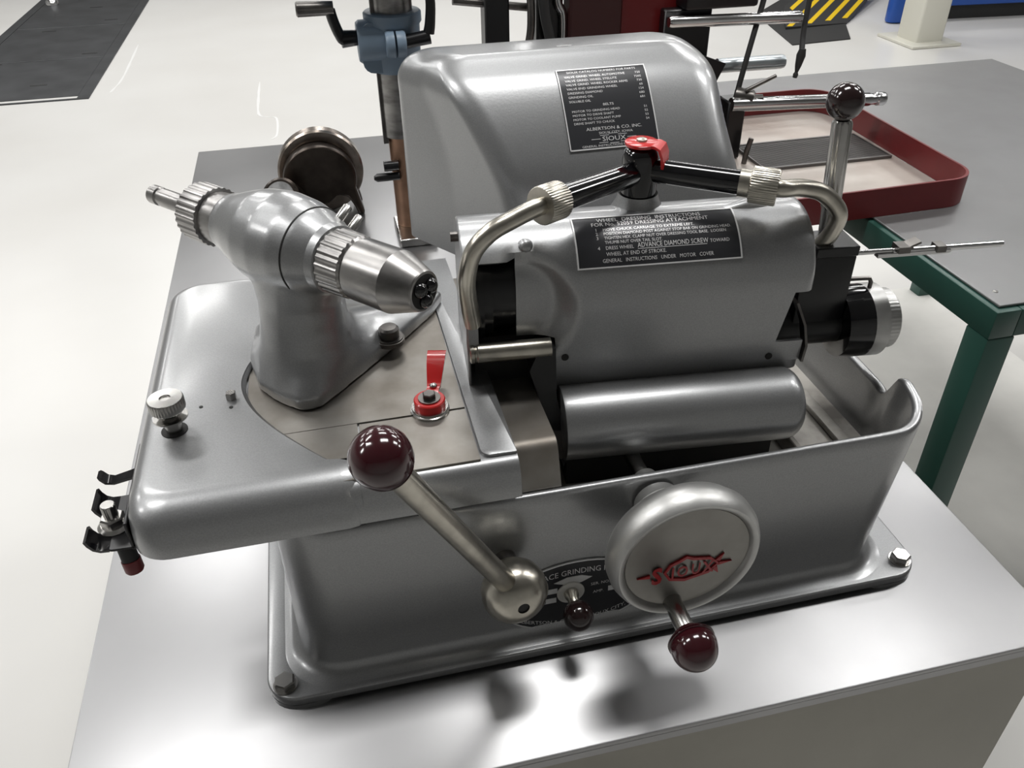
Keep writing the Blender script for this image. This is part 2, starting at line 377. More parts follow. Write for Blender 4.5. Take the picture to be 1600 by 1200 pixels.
mk('clamp_boss', merge(lathe([(0, 0.016), (0.03, 0.016), (0.034, 0.013)], (0.865, 1.02, 0.118), (0.6, -0.4, -0.1), 20), lathe([(0, 0.010), (0.022, 0.010)], (0.888, 1.005, 0.112), (1, -0.2, 0), 16)), DSTEEL, rm)
mk('clamp_post', box(0.845, 0.880, 1.00, 1.05, 0.0035, 0.112), BLACK, rm, bev=(0.003, 1))
mk('chrome_rod', lathe([(0, 0.0125), (0.285, 0.0125), (0.290, 0.0105), (0.300, 0.0105), (0.302, 0.0125), (0.316, 0.0125), (0.319, 0.011)], (0.848, 1.0, 0.108), (1, 0.0, -0.045), 24), ROD, rm)
mk('tommy_bar', tube([(0.875, 1.0, 0.132), (0.930, 1.0, 0.154)], 0.0035, 10), DSTEEL, rm)
mk('cable', tube([(0.87, 1.03, 0.10), (0.885, 1.04, 0.16), (0.912, 1.06, 0.25), (0.94, 1.08, 0.33), (0.985, 1.09, 0.36), (1.010, 1.07, 0.32), (1.0, 1.05, 0.22), (0.992, 1.03, 0.182)], 0.0052, 10, 8), RUBBER, rm)
mk('cable_end', lathe([(0, 0.006), (0.012, 0.0085), (0.03, 0.006), (0.042, 0.003), (0.046, 0.005), (0.052, 0.004)], (0.993, 1.03, 0.190), (-0.12, 0, -1), 14), RUBBER, rm)
mk('lock_pin', tube([(0.878, 0.975, 0.0035), (0.880, 0.975, 0.024), (0.886, 0.975, 0.050)], 0.005, 10), DSTEEL, rm)

# ================================================================== BLUE DRILL STAND
ds = thing('drill_stand', 'steel column drill stand with blue clamp collar behind the grinder hood', 'drill stand', (0.226, 0.85, 0.0))
mk('foot_block', box(0.204, 0.262, 0.785, 0.88, 0.0, 0.0138), STEEL, ds, bev=(0.002, 1))
mk('sleeve', lathe([(0, 0.022), (0.14, 0.0235), (0.150, 0.026), (0.158, 0.026)], (0.230, 0.85, 0.014), (0, 0, 1), 32), COPPER, ds)
mk('column', lathe([(0, 0.029), (0.60, 0.029)], (0.229, 0.85, 0.160), (0, 0, 1), 40), CHUCK, ds)
mk('rack', box(0.1985, 0.206, 0.838, 0.850, 0.150, 0.75), DSTEEL, ds, 0)
col_ = mk('clamp_collar', merge(lathe([(0, 0.034), (0.004, 0.036), (0.062, 0.038), (0.066, 0.041), (0.078, 0.041), (0.080, 0.039)], (0.229, 0.85, 0.255), (0, 0, 1), 40)), BLUE, ds)
mk('clamp_lug', lathe([(0, 0.016), (0.003, 0.018), (0.012, 0.018)], (0.213, 0.812, 0.298), (1, 0, 0), 24), BLUE, col_)
mk('clamp_lug', lathe([(0, 0.018), (0.010, 0.018), (0.013, 0.016)], (0.228, 0.812, 0.298), (1, 0, 0), 24), BLUE, col_)
mk('crank_boss', merge(lathe([(0, 0.026), (0.004, 0.029), (0.05, 0.029)], (0.176, 0.84, 0.298), (1, 0, 0), 30), prism(roundpoly([(0.180, 0.258), (0.23, 0.258), (0.23, 0.325), (0.180, 0.325)], 0.015, 4), 0.822, 0.86, lambda a, b, h: (a, h, b))), BLUE, col_)
hd1 = mk('crank_handle', tube([(0.176, 0.835, 0.305), (0.158, 0.830, 0.304), (0.152, 0.829, 0.312), (0.146, 0.826, 0.330), (0.143, 0.825, 0.345)], 0.0075, 12, 5), BLACK, ds)
mk('grip', lathe([(0, 0.009), (0.048, 0.010), (0.050, 0.008)], (0.148, 0.825, 0.347), (-1, 0, 0.02), 18), DSTEEL, hd1)
mk('hub', lathe([(0, 0.010), (0.026, 0.012)], (0.180, 0.835, 0.305), (-1, -0.1, 0), 18), BLACK, hd1)
hd2 = mk('lock_handle', tube([(0.274, 0.81, 0.310), (0.277, 0.81, 0.325), (0.279, 0.81, 0.355), (0.274, 0.81, 0.40)], [0.008, 0.006], 12, 5), BLACK, ds)
mk('hub', lathe([(0, 0.009), (0.036, 0.010)], (0.240, 0.812, 0.300), (1, -0.03, 0.15), 18), BLACK, hd2)
mk('head', prism(roundpoly([(0.135, 0.80), (0.30, 0.80), (0.30, 0.92), (0.135, 0.92)], 0.012, 4), 0.362, 0.50), BLUE, ds, bev=(0.006, 2))
mk('set_screw', lathe([(0, 0.008), (0.022, 0.008)], (0.216, 0.83, 0.118), (-1, 0, 0), 14), BLACK, ds)
mk('set_screw', lathe([(0, 0.0065), (0.034, 0.0065), (0.039, 0.003)], (0.216, 0.83, 0.101), (-1, 0, 0), 14), BLACK, ds)

# ================================================================== CRANKSHAFT
ck = thing('crankshaft', 'dark forged crankshaft section lying on the steel bench', 'crankshaft', (0.09, 0.95, 0.0))
def ydisc(c, r, y0, y1, ch=0.003, n=56): return lathe([(0, r-ch), (ch, r), (y1-y0-ch, r), (y1-y0, r-ch)], (c[0], y0, c[1]), (0, 1, 0), n)
mk('flange', merge(ydisc((0.098, 0.070), 0.070, 0.960, 0.985)), CRANKB, ck)
def webpoly(s=1.0):
    P = []
    for k in range(25):
        t = math.pi*(-0.10 + 1.14*k/24); P.append((0.095 + 0.066*s*math.cos(t), 0.066 + 0.064*s*math.sin(t)))
    P += [(0.038, 0.040), (0.060, 0.032), (0.085, 0.022), (0.104, 0.026), (0.120, 0.038), (0.136, 0.034), (0.146, 0.014), (0.150, 0.0012), (0.162, 0.0012)]
    return P
mk('web', prism(webpoly(0.90), 0.930, 0.957, lambda a, b, h: (a, h, b)), CRANK, ck, bev=(0.005, 3))
mk('rear_web', prism([(x, z) for x, z in webpoly(0.93)], 0.986, 1.006, lambda a, b, h: (a, h, b)), CRANK, ck, bev=(0.003, 2))
mk('journal', lathe([(0, 0.026), (0.004, 0.030), (0.055, 0.030)], (0.030, 0.885, 0.066), (0.20, 0.78, -0.55), 36), CRANK, ck)
mk('journal_face', lathe([(0, 0.022), (0.003, 0.023)], (0.0296, 0.8833, 0.0672), (0.20, 0.78, -0.55), 32), GREYF, ck)

# ================================================================== VALVE GRINDER
vg = thing('valve_grinder', 'silver valve face grinding machine with red handwheel emblem bolted to the steel bench', 'grinder', (0.29, 0.30, 0.0))

# ---- base casting
def rim_z(x, y):
    z = 0.157
    if x > 0.50:
        k = sstep(0.515, 0.56, x)
        zr = interp(y, [(0.02, 0.158), (0.035, 0.161), (0.050, 0.167), (0.066, 0.1725), (0.072, 0.172), (0.078, 0.160), (0.083, 0.149), (0.089, 0.146), (0.10, 0.149), (0.14, 0.151), (0.65, 0.151)])
        z = z*(1-k) + zr*k
    if x < 0.12 and y < 0.12: z += 0.010*sstep(0.075, 0.035, x)*sstep(0.08, 0.03, y)
    if y > 0.10 and x < 0.40: z = min(z, 0.152)
    return z
def rrect(x0, x1, y0, y1, r, n=12, step=0.004):
    P = roundpoly([(x0, y0), (x1, y0), (x1, y1), (x0, y1)], r, n); out = []
    N = len(P)
    counts = RR.setdefault('c', None)
    res = []
    for i in range(N):
        a, b = P[i], P[(i+1) % N]
        k = max(1, int(round((b-a).length/step))) if counts is None else counts[i]
        res.append(k)
        for j in range(k): out.append(a.lerp(b, j/k))
    if counts is None: RR['c'] = res
    return out
RR = {}
def wall(off, t, lean=1.0):
    a = t*lean
    return rrect(0.034-off, 0.540+0.026*a+off, 0.013+0.009*a-off, 0.372+off, 0.036+off*0.5)
rings = []
Z0 = 0.013
for off, zz in ((0.016, Z0), (0.008, Z0+0.0015), (0.003, Z0+0.005), (0.0, Z0+0.012)):
    rings.append([(p.x, p.y, zz) for p in wall(off, 0)])
for t in (0.2, 0.4, 0.6, 0.8, 0.92, 0.97):
    P = wall(0, t); rings.append([(p.x, p.y, Z0+0.012 + t*(rim_z(p.x, p.y)-Z0-0.012)) for p in P])
for off, dz in ((-0.0008, -0.0012), (-0.0025, 0), (-0.005, 0), (-0.0068, -0.0012), (-0.0075, -0.004)):
    P = wall(off, 1); Q = wall(0, 1); rings.append([(p.x, p.y, rim_z(q.x, q.y)+dz) for p, q in zip(P, Q)])
P = wall(-0.010, 0.7); rings.append([(p.x, p.y, 0.098) for p in P])
base = mk('base_casting', loft(rings, False, False), SILVER, vg, 50)
fl = roundpoly([(0.006, -0.005), (0.576, -0.005), (0.576, 0.39), (0.006, 0.39)], 0.026, 8)
mid = [(0.088, 0.0045), (0.095, 0.0)]
mk('flange', merge(prism([(p.x, p.y) for p in fl], 0.0045, 0.0135)), SILVER, base, bev=(0.002, 3))
for (x, y) in ((0.006, -0.0045), (0.516, -0.0045), (0.006, 0.33), (0.516, 0.33)):
    r = roundpoly([(x+0.0005, y), (x+0.0595, y), (x+0.0595, y+0.059), (x+0.0005, y+0.059)], 0.024, 8)
    mk('foot_pad', prism([(p.x, p.y) for p in r], 0.0, 0.0045), SILVER, base)
for (x, y) in ((0.0205, 0.010), (0.562, 0.012), (0.0205, 0.376), (0.562, 0.376)):
    mk('mounting_bolt', hexbolt((x, y, 0.0135), (0, 0, 1), 0.0085, 0.0075, (0.0095, 0.0012)), STEEL, base, 20)
P = rrect(0.043, 0.553, 0.026, 0.364, 0.030)
tray = mk('coolant_tray', prism([(p.x, p.y) for p in P], 0.094, 0.100), TRAYM, vg, 0)
mk('tray_ledge', box(0.520, 0.532, 0.045, 0.30, 0.1003, 0.106), TRAYM, tray, bev=(0.001, 1))
mk('splash_wall', box(0.470, 0.4755, 0.06, 0.12, 0.1003, 0.118), TRAYM, tray, bev=(0.001, 1))

# ---- data plate on the front wall (screen-printed oval)
def wally(z): return 0.013 + 0.009*max(0, (z-0.025))/0.132
PC = (0.258, 0.050)
def FP(a, b, h=0.0): z = PC[1]+b; return (PC[0]+a, wally(z)-0.0004-h, z)
def oval(s=1.0, A=0.066, B=0.0365, n=48):
    out = []
    for k in range(n):
        t = 2*math.pi*k/n; c, s_ = math.cos(t), math.sin(t)
        out.append((A*s*math.copysign(abs(c)**1.0, c), B*s*math.copysign(abs(s_)**1.15, s_)))
    return out
dp = mk('data_plate', prism(oval(0.985), 0, 0.0008, FP), PLATE, vg, 0)
mk('plate_border', outline(oval(1.0), 0.0012, 0, 0.0012, FP), PLATEW, dp, 0)
def arc_top(a, b): return FP(a, 0.0265*math.sqrt(max(0, 1-(a/0.066)**2)) - 0.0035 + b, 0.0011)
def arc_bot(a, b): return FP(a, -0.0335*math.sqrt(max(0, 1-(a/0.067)**2)) + 0.0035 + b, 0.0011)
T1 = text_vf([('VALVE FACE GRINDING MACHINE', 0, 0, 0.0080, 'CENTER', 0.86)], arc_top)
T2 = text_vf([('ALBERTSON & CO., INC.  SIOUX CITY, IA.', 0, 0, 0.0056, 'CENTER', 0.98)], arc_bot)
T3 = text_vf([('SER. NO.', 0.012, 0.007, 0.0042, 'LEFT'), ('AMP.', 0.014, -0.002, 0.0042, 'LEFT'), ('VOLTS', -0.052, 0.007, 0.0042, 'LEFT'), ('CYC.', -0.048, -0.003, 0.0042, 'LEFT')], lambda a, b: FP(a, b, 0.0011))
mk('lettering', merge(T1, T2, T3), PLATEW, dp, 0)
for (a, b, w) in ((-0.032, 0.0055, 0.016), (-0.036, -0.0045, 0.019), (0.030, 0.0065, 0.016), (0.027, -0.0025, 0.016)):
    mk('stamp_field', prism([(a, b), (a+w, b), (a+w, b+0.0052), (a, b+0.0052)], 0.0008, 0.0011, FP), PLATEW, dp, 0)
T4 = text_vf([('115', -0.027, 0.0062, 0.0046, 'CENTER'), ('60', -0.028, -0.0038, 0.0046, 'CENTER')], lambda a, b: FP(a, b, 0.0014))
mk('stamped_figures', T4, PLATE, dp, 0)
sm = mk('maker_badge', prism([(-0.019+0.0, 0.0165), (-0.008, 0.0205), (0.004, 0.0205), (0.013, 0.0170), (0.004, 0.0130), (-0.008, 0.0125)], 0.0008, 0.0012, FP), PLATEW, dp, 0)
# toggle switch with ball knob
sw = mk('toggle_switch', lathe([(0, 0.0115), (0.0012, 0.0115)], FP(-0.005, 0.004, 0.0008), (0, -1, 0), 28), WHITE, vg)
c0 = Vector(FP(-0.005, 0.004, 0.0018))
mk('stem', lathe([(0, 0.0062), (0.004, 0.0058), (0.006, 0.0046), (0.016, 0.0048)], c0, (0, -1, -0.12), 18), NICKEL, sw)
mk('ball_knob', sphere(c0+Vector((0.0, -0.0215, -0.0030)), 0.0122, 28, 18), BAKEB, sw)

# ---- long operating lever
HB = Vector((0.2005, -0.0145, 0.1015)); BL = Vector((0.116, -0.070, 0.2935))
lv = mk('operating_lever', lathe([(-0.0005, 0.009), (0.030, 0.009)], (0.2005, 0.020, 0.1015), (0, -1, 0), 24), DSTEEL, vg)
mk('hub', lathe([(-0.024, 0.0), (-0.0235, 0.006), (-0.021, 0.0125), (-0.016, 0.0190), (-0.009, 0.0235), (-0.001, 0.0250), (0.007, 0.0240), (0.013, 0.0200), (0.018, 0.0140), (0.0195, 0.0080), (0.0195, 0.0045), (0.0170, 0.0042), (0.0165, 0.0)], HB, (0.12, -1, 0.10), 44), NICKEL, lv)
mk('hub_screw', lathe([(0.0168, 0.0042), (0.0185, 0.0042), (0.0187, 0.002)], HB, (0.12, -1, 0.10), 16), DARK, lv)
d = (BL-HB).normalized()
mk('lever_rod', lathe([(0.010, 0.0078), (0.016, 0.0084), (0.06, 0.0080), (0.12, 0.0080), (0.195, 0.0084), (0.206, 0.0084)], HB, d, 28), NICKEL, lv)
mk('ball_knob', lathe([(-0.01692, 0.00251), (-0.01661, 0.00846), (-0.01536, 0.0116), (-0.01285, 0.01391), (-0.01222, 0.01329), (-0.0116, 0.01429), (-0.0094, 0.01579), (-0.00877, 0.01529), (-0.00802, 0.01642), (-0.00376, 0.01742), (0.00063, 0.0178), (0.00564, 0.01692), (0.01003, 0.01442), (0.01348, 0.01065), (0.01567, 0.00627), (0.01661, 0.0)], BL, d, 48), BAKE, lv, 28)

# ---- feed handwheel
HW = Vector((0.3205, -0.040, 0.136))
hw = mk('feed_handwheel', lathe([(0.022, 0.012), (0.020, 0.046), (0.017, 0.0535), (0.010, 0.0572), (0.002, 0.0575), (-0.005, 0.0550), (-0.0080, 0.0528), (-0.0080, 0.0505), (-0.0060, 0.0485), (-0.0035, 0.0472), (-0.0030, 0.0430), (-0.0030, 0.0)], HW, (0, 1, 0), 72), ALU, vg, 50)
mk('wheel_face', lathe([(-0.0035, 0.0472), (-0.0042, 0.0468), (-0.0042, 0.0)], HW, (0, 1, 0), 60), WHEELFACE, hw)
mk('dial_collar', lathe([(0.018, 0.0200), (0.024, 0.0235), (0.027, 0.0250), (0.044, 0.0250), (0.0455, 0.0225), (0.050, 0.0200), (0.058, 0.0180)], HW, (0, 1, 0), 44), ALU, hw)
mk('feed_shaft', lathe([(0.050, 0.0068), (0.150, 0.0068)], HW, (0, 1, 0), 22), STEEL, hw)
mk('shaft_boss', lathe([(0.0705, 0.0145), (0.076, 0.0120), (0.084, 0.0100)], HW, (0, 1, 0), 28), ALU, hw)
T5 = text_vf([('%d' % k, -0.004, 0, 0.0042, 'CENTER') for k in (0,)], lambda a, b: tuple(HW + Vector((a, 0.033+b, 0.0212))))
tick = []
for k in range(-14, 15):
    t = math.radians(k*6); r = 0.0251; L = 0.006 if k % 5 == 0 else 0.0035
    c, s_ = math.sin(t), math.cos(t)
    tick.append(box(-0.0002, 0.0002, 0.0290, 0.0290+L, 0, 0.0003, lambda a, b, h, c=c, s_=s_, r=r: tuple(HW + Vector((c*(r+h)+s_*a, b, s_*(r+h)-c*a)))))
mk('dial_marks', merge(*tick), DARK, hw, 0)
kr = HW + Vector((-0.0075, -0.004, -0.043)); kd = Vector((-0.02, -1, 0.02)).normalized()
ckn = mk('crank_knob', sphere(kr + kd*0.0435, 0.0168, 36, 24), BAKE, hw)
mk('crank_stem', lathe([(0, 0.0072), (0.006, 0.0066), (0.028, 0.0070), (0.030, 0.0062)], kr, kd, 8, flutes=10), STEEL, hw)
mk('knob_groove', lathe([(0.0355, 0.0158), (0.0365, 0.0160), (0.0370, 0.0172), (0.0376, 0.0162), (0.0384, 0.0162), (0.0388, 0.0172), (0.0394, 0.0162)], kr, kd, 40), BAKE, hw, cap if False else 38)
# red emblem on the wheel
def WF(a, b, h=0.0):
    ca, sa = math.cos(0.02), math.sin(0.02); a, b = a*0.93, b*1.22; return tuple(HW + Vector((a*ca-b*sa-0.001, -0.0043-h, a*sa+b*ca-0.011)))
loz = [(-0.0180, 0.001), (-0.013, 0.0075), (-0.006, 0.0098), (0.0, 0.0122), (0.006, 0.0098), (0.020, 0.0075), (0.028, 0.001), (0.020, -0.0060), (0.0, -0.0090), (-0.013, -0.0060)]
E1 = outline(loz, 0.0021, 0, 0.0014, WF)
spikes = [prism([(-0.029, 0.0018), (-0.029, -0.0008), (-0.0395, 0.0006)], 0, 0.0014, WF), prism([(0.027, -0.0008), (0.027, 0.0018), (0.0385, 0.0006)], 0, 0.0014, WF), prism([(0.024, 0.004), (0.028, 0.0025), (0.031, 0.0085)], 0, 0.0014, WF), prism([(0.022, -0.003), (0.0265, -0.0015), (0.028, -0.0075)], 0, 0.0014, WF)]
E2 = text_vf([('S', -0.0235, -0.0062, 0.0185, 'CENTER', 1.0, 0.03), ('I', -0.0105, -0.0042, 0.0125, 'CENTER', 1.1, 0.015), ('O', -0.0025, -0.0042, 0.0125, 'CENTER', 0.95, 0.015), ('U', 0.0085, -0.0042, 0.0125, 'CENTER', 0.9, 0.015), ('X', 0.0185, -0.0050, 0.0140, 'CENTER', 0.95, 0.015)], lambda a, b: WF(a, b, 0.0016))
E3 = text_vf([('S', -0.0232, -0.0062, 0.0185, 'CENTER', 1.0, 0.03), ('I', -0.0102, -0.0042, 0.0125, 'CENTER', 1.1, 0.015), ('O', -0.0022, -0.0042, 0.0125, 'CENTER', 0.95, 0.015), ('U', 0.0088, -0.0042, 0.0125, 'CENTER', 0.9, 0.015), ('X', 0.0188, -0.0050, 0.0140, 'CENTER', 0.95, 0.015)], lambda a, b: WF(a, b, 0.0010))
mk('emblem', merge(E1, E2, E3, *spikes), LOGO, hw, 0, label='raised red lettered emblem')

# ---- work table body and covers (left)
def roll(z, top, rz, ry, y0):
    d = (z-(top-rz))/rz
    return y0 + (ry*(1-math.sqrt(max(0, 1-d*d))) if d > 0 else 0)
rings = []
TOP = 0.1965; BOT = 0.1665
zs = [BOT, BOT+0.002] + [TOP-0.027+0.027*math.sin(math.radians(a)) for a in range(0, 91, 9)]
for k, z in enumerate(zs):
    d = max(0, z-(TOP-0.012)); il = 0.012-math.sqrt(max(0, 0.012**2-d*d)); yr = roll(z, TOP, 0.027, 0.015, 0.0125); e = 0.003 if k == 0 else 0
    P = roundpoly([(-0.052+il+e, yr+e), (0.2135, yr+e), (0.2135, 0.342-il), (-0.052+il+e, 0.342-il)], [0.022, 0.0004, 0.02, 0.03], 8)
    rings.append([(p.x, p.y, z) for p in P])
wt = mk('work_table', loft(rings), SILVER, vg, 45)
# raised deck cover with S-shaped edge
S = catmull([(0.030, 0.338, 0), (0.038, 0.270, 0), (0.036, 0.205, 0), (0.0265, 0.183, 0), (0.022, 0.156, 0), (0.029, 0.126, 0), (0.046, 0.095, 0), (0.068, 0.066, 0), (0.089, 0.041, 0), (0.099, 0.026, 0), (0.1015, 0.014, 0)], 5)
TOP2 = 0.2025; rings = []
zs2 = [0.1655, 0.1680] + [TOP2-0.033+0.033*math.sin(math.radians(a)) for a in range(0, 91, 6)]
for k, z in enumerate(zs2):
    d = max(0, z-(TOP2-0.014)); il = 0.014-math.sqrt(max(0, 0.014**2-d*d)); yr = roll(z, TOP2, 0.033, 0.030, 0.0105)
    ins = 0.003*sstep(TOP2-0.003, TOP2, z)
    e = 0.003 if k == 0 else 0
    ring = []
    for i, p in enumerate(S):
        q = S[min(i+1, len(S)-1)]-S[max(i-1, 0)]; nn = Vector((-q.y, q.x, 0)).normalized()
        if nn.x > 0: nn = -nn
        y = p.y + nn.y*ins; x = p.x+nn.x*ins
        ring.append((x, max(y, yr+0.0005*(len(S)-i)), z))
    ring.append((0.1005-ins, yr+0.0045+e, z)); ring.append((0.0965-ins, yr+0.0012+e, z)); ring.append((0.090-ins, yr+e, z))
    Pc = roundpoly([(0.0, yr+e), (-0.0545+il+e, yr+e), (-0.0545+il+e, 0.345-il*0.6), (0.0, 0.345-il*0.6)], [0, 0.026, 0.032, 0], 8)
    ring += [(p.x, p.y, z) for p in Pc[9:27]]
    ring.append((0.02, 0.345-il*0.6, z))
    rings.append(ring)
dc = mk('deck_cover', loft(rings), SILVER, vg, 40)
# machined top plates
mk('machined_top', prism([(0.035, 0.089), (0.1865, 0.089), (0.1875, 0.338), (0.024, 0.338), (0.024, 0.12)], TOP-0.001, 0.1985), WORN, wt, 0)
mk('machined_top', prism([(0.060, 0.026), (0.1045, 0.026), (0.1045, 0.0885), (0.038, 0.0885)], TOP-0.001, 0.1984), WORN, wt, 0)
mk('machined_top', prism([(0.1058, 0.026), (0.1865, 0.026), (0.1865, 0.0870), (0.1058, 0.0870)], TOP-0.001, 0.1983), WORN, wt, 0)
mk('end_strip', prism(roundpoly([(0.188, 0.028), (0.2132, 0.028), (0.2132, 0.34), (0.188, 0.34)], [0.008, 0, 0, 0], 5), TOP-0.001, 0.1992), SILVER, wt, bev=(0.0006, 2))
# slide block right of the table
sb = prism(roundpoly([(0.016, 0.155), (0.030, 0.19), (0.30, 0.19), (0.30, 0.155)], [0.002, 0.012, 0, 0], 6), 0.2138, 0.2475, lambda a, b, h: (h, a+0.012, b))
mk('slide_block', sb, WORN, vg)
mk('slide_base', box(0.10, 0.247, 0.05, 0.33, 0.1003, 0.1545), DARK, vg, 0)
# thumb screw, studs
ts = mk('thumb_nut', lathe([(0, 0.0075), (0.002, 0.0105), (0.0045, 0.0125), (0.005, 0.0128, 0.0004), (0.0125, 0.0128, 0.0004), (0.0135, 0.0120), (0.0137, 0.0040), (0.0125, 0.0036), (0.0125, 0.0)], (-0.0270, 0.1080, 0.2185), (0, 0, 1), 8, flutes=36), STEEL, vg)
mk('washer', lathe([(0, 0.0125), (0.0012, 0.0125)], (-0.0270, 0.1080, 0.2150), (0, 0, 1), 32), STEEL, ts)
mk('stud', lathe([(0, 0.0060), (0.017, 0.0060)], (-0.0270, 0.1080, 0.2020), (0, 0, 1), 20), STEEL, ts)
mk('stud_hole', lathe([(0, 0.0095), (0.0006, 0.0095)], (-0.0270, 0.1080, 0.2024), (0, 0, 1), 24), DARK, ts)
mk('stop_screw', hexbolt((0.0125, 0.139, 0.2025), (0, 0, 1), 0.0042, 0.006), STEEL, dc, 20)
for (x, y) in ((-0.010, 0.133), (0.0125, 0.127)):
    mk('screw_dot', lathe([(0, 0.0015), (0.0004, 0.0015)], (x, y, 0.2025), (0, 0, 1), 10), DARK, dc)
for (y) in (0.12, 0.235):
    mk('side_rivet', sphere((-0.0520, y, 0.186), 0.0032, 14, 8), STEEL, dc)

# ---- red clamp lever
rl = mk('clamp_lever', lathe([(0, 0.0150), (0.0015, 0.0150), (0.002, 0.0138), (0.004, 0.0138)], (0.1605, 0.092, 0.1985), (0, 0, 1), 32), STEEL, vg)
AR = [(0.1605, 0.092, 0.2075), (0.1640, 0.1005, 0.2085), (0.1665, 0.1080, 0.2095), (0.1690, 0.1165, 0.2160), (0.1715, 0.1250, 0.2215), (0.1735, 0.1330, 0.2225), (0.1745, 0.1370, 0.2205)]
arm = merge(lathe([(0, 0.0120), (0.006, 0.0120), (0.0068, 0.0112)], (0.1605, 0.092, 0.2025), (0, 0, 1), 32), strip(catmull(AR, 4), (1, -0.25, 0), [0.012, 0.0115, 0.010, 0.010, 0.010, 0.0095, 0.0095, 0.010, 0.0105, 0.011, 0.0115, 0.012, 0.0125, 0.013, 0.0135, 0.014, 0.014, 0.0142, 0.0144, 0.0146, 0.0146, 0.0144, 0.014, 0.013, 0.011][:25], 0.0028))
mk('red_arm', arm, RED, rl, label='glossy red lever arm')
mk('pivot_bolt', merge(lathe([(0, 0.0085), (0.0012, 0.0085)], (0.1605, 0.092, 0.2093), (0, 0, 1), 24), hexbolt((0.1605, 0.092, 0.2105), (0, 0, 1), 0.0052, 0.004)), DSTEEL, rl, 20)
mk('rivet', sphere((0.1657, 0.1055, 0.2112), 0.0030, 14, 8, (1, 1, 0.6)), STEEL, rl)

# ---- black clip bracket at the left end
cb = mk('clip_bracket', box(-0.0568, -0.0545, 0.030, 0.118, 0.164, 0.188), BLACK, vg, 0, bev=(0.0006, 1))
zc = 0.166
mk('clip_plate', prism(roundpoly([(-0.0720, 0.030), (-0.0535, 0.030), (-0.0535, 0.086), (-0.0720, 0.086), (-0.0720, 0.063), (-0.0660, 0.060), (-0.0660, 0.050), (-0.0720, 0.047)], [0.003, 0, 0, 0.001, 0.002, 0.003, 0.003, 0.002], 4), zc-0.001, zc+0.001), BLACK, cb, bev=(0.0005, 1))
for (y0, y1) in ((0.0305, 0.0465), (0.0635, 0.0855)):
    mk('clip_finger', strip([(-0.0710, (y0+y1)/2, zc), (-0.0765, (y0+y1)/2, zc+0.0004), (-0.0805, (y0+y1)/2, zc+0.0028), (-0.0830, (y0+y1)/2, zc+0.0070), (-0.0842, (y0+y1)/2, zc+0.011)], (0, 1, 0), y1-y0, 0.0020), BLACKG, cb)
mk('clip_finger', strip([(-0.0525, 0.1085, zc+0.004), (-0.066, 0.1075, zc+0.002), (-0.0785, 0.1065, zc), (-0.0835, 0.106, zc+0.002), (-0.0862, 0.1055, zc+0.0065), (-0.087, 0.105, zc+0.009)], (0, 1, 0), [0.016, 0.010, 0.009, 0.010, 0.010, 0.008], 0.0020), BLACKG, cb)
nx, ny = -0.0705, 0.0545
mk('flange_nut', merge(lathe([(0, 0.0115), (0.001, 0.0115), (0.003, 0.0090)], (nx, ny, zc+0.001), (0, 0, 1), 30), hexbolt((nx, ny, zc+0.003), (0, 0, 1), 0.0085, 0.0075)), STEEL, cb, 22)
mk('threaded_stud', lathe([(-0.012, 0.0050), (0.0195, 0.0050, 0.0003), (0.0200, 0.0044)], (nx, ny, zc+0.001), (0, 0, 1), 8, flutes=14), STEEL, cb)
mk('hose_stub', lathe([(0, 0.0058), (0.014, 0.0060)], (-0.0625, 0.036, 0.1645), (0.12, -0.25, -1), 18), RUBBER, cb)
mk('red_cap', lathe([(0.012, 0.0066), (0.020, 0.0066), (0.022, 0.0055)], (-0.0625, 0.036, 0.1645), (0.12, -0.25, -1), 18), mat('red_cap', (0.16, 0.012, 0.015), 0, 0.4), cb)
mk('slot_dot', lathe([(0, 0.0026), (0.0003, 0.0026)], (-0.0605, 0.0715, zc+0.001), (0, 0, 1), 16), PLATEW, cb)

# ---- workhead
N = Vector((0.162, 0.075, 0.310)); AX = Vector((-0.6587, 0.7524, 0.0))   # from chuck nose towards the back
wc = N + AX*0.128
sole = [(0.064, 0.112), (0.045, 0.131), (0.033, 0.150), (0.026, 0.185), (0.030, 0.235), (0.060, 0.262), (0.120, 0.280), (0.180, 0.272), (0.199, 0.252), (0.190, 0.238), (0.150, 0.190), (0.080, 0.113)]
solr = roundpoly(sole, 0.010, 4)
def polar(poly, c, n=72):
    out = []
    for k in range(n):
        t = 2*math.pi*k/n; dv = Vector((math.cos(t), math.sin(t))); best = 0
        for i in range(len(poly)):
            a = Vector(poly[i])-c; b = Vector(poly[(i+1) % len(poly)])-c; e = b-a; den = dv.x*e.y-dv.y*e.x
            if abs(den) < 1e-12: continue
            s_ = (a.x*e.y-a.y*e.x)/den; u_ = (a.x*dv.y-a.y*dv.x)/den
            if s_ > 0 and -1e-9 <= u_ <= 1+1e-9: best = max(best, s_)
        out.append(best)
    return out
nc = Vector((0.075, 0.168)); pr = polar([(p.x, p.y) for p in solr], nc)
rings = []
def nring(z, blend, ra, rb, cshift=0.0, sc=1.0):
    ring = []
    cx, cy = nc.x + (wc.x-nc.x)*cshift, nc.y + (wc.y-nc.y)*cshift
    for k in range(72):
        t = 2*math.pi*k/72; ux, uy = math.cos(t), math.sin(t)
        pa = ux*AX.x+uy*AX.y; pb = -ux*AX.y+uy*AX.x
        re = 1/math.sqrt((pa/ra)**2+(pb/rb)**2); r = pr[k]*sc*(1-blend)+re*blend
        ring.append((cx+ux*r, cy+uy*r, z))
    return ring
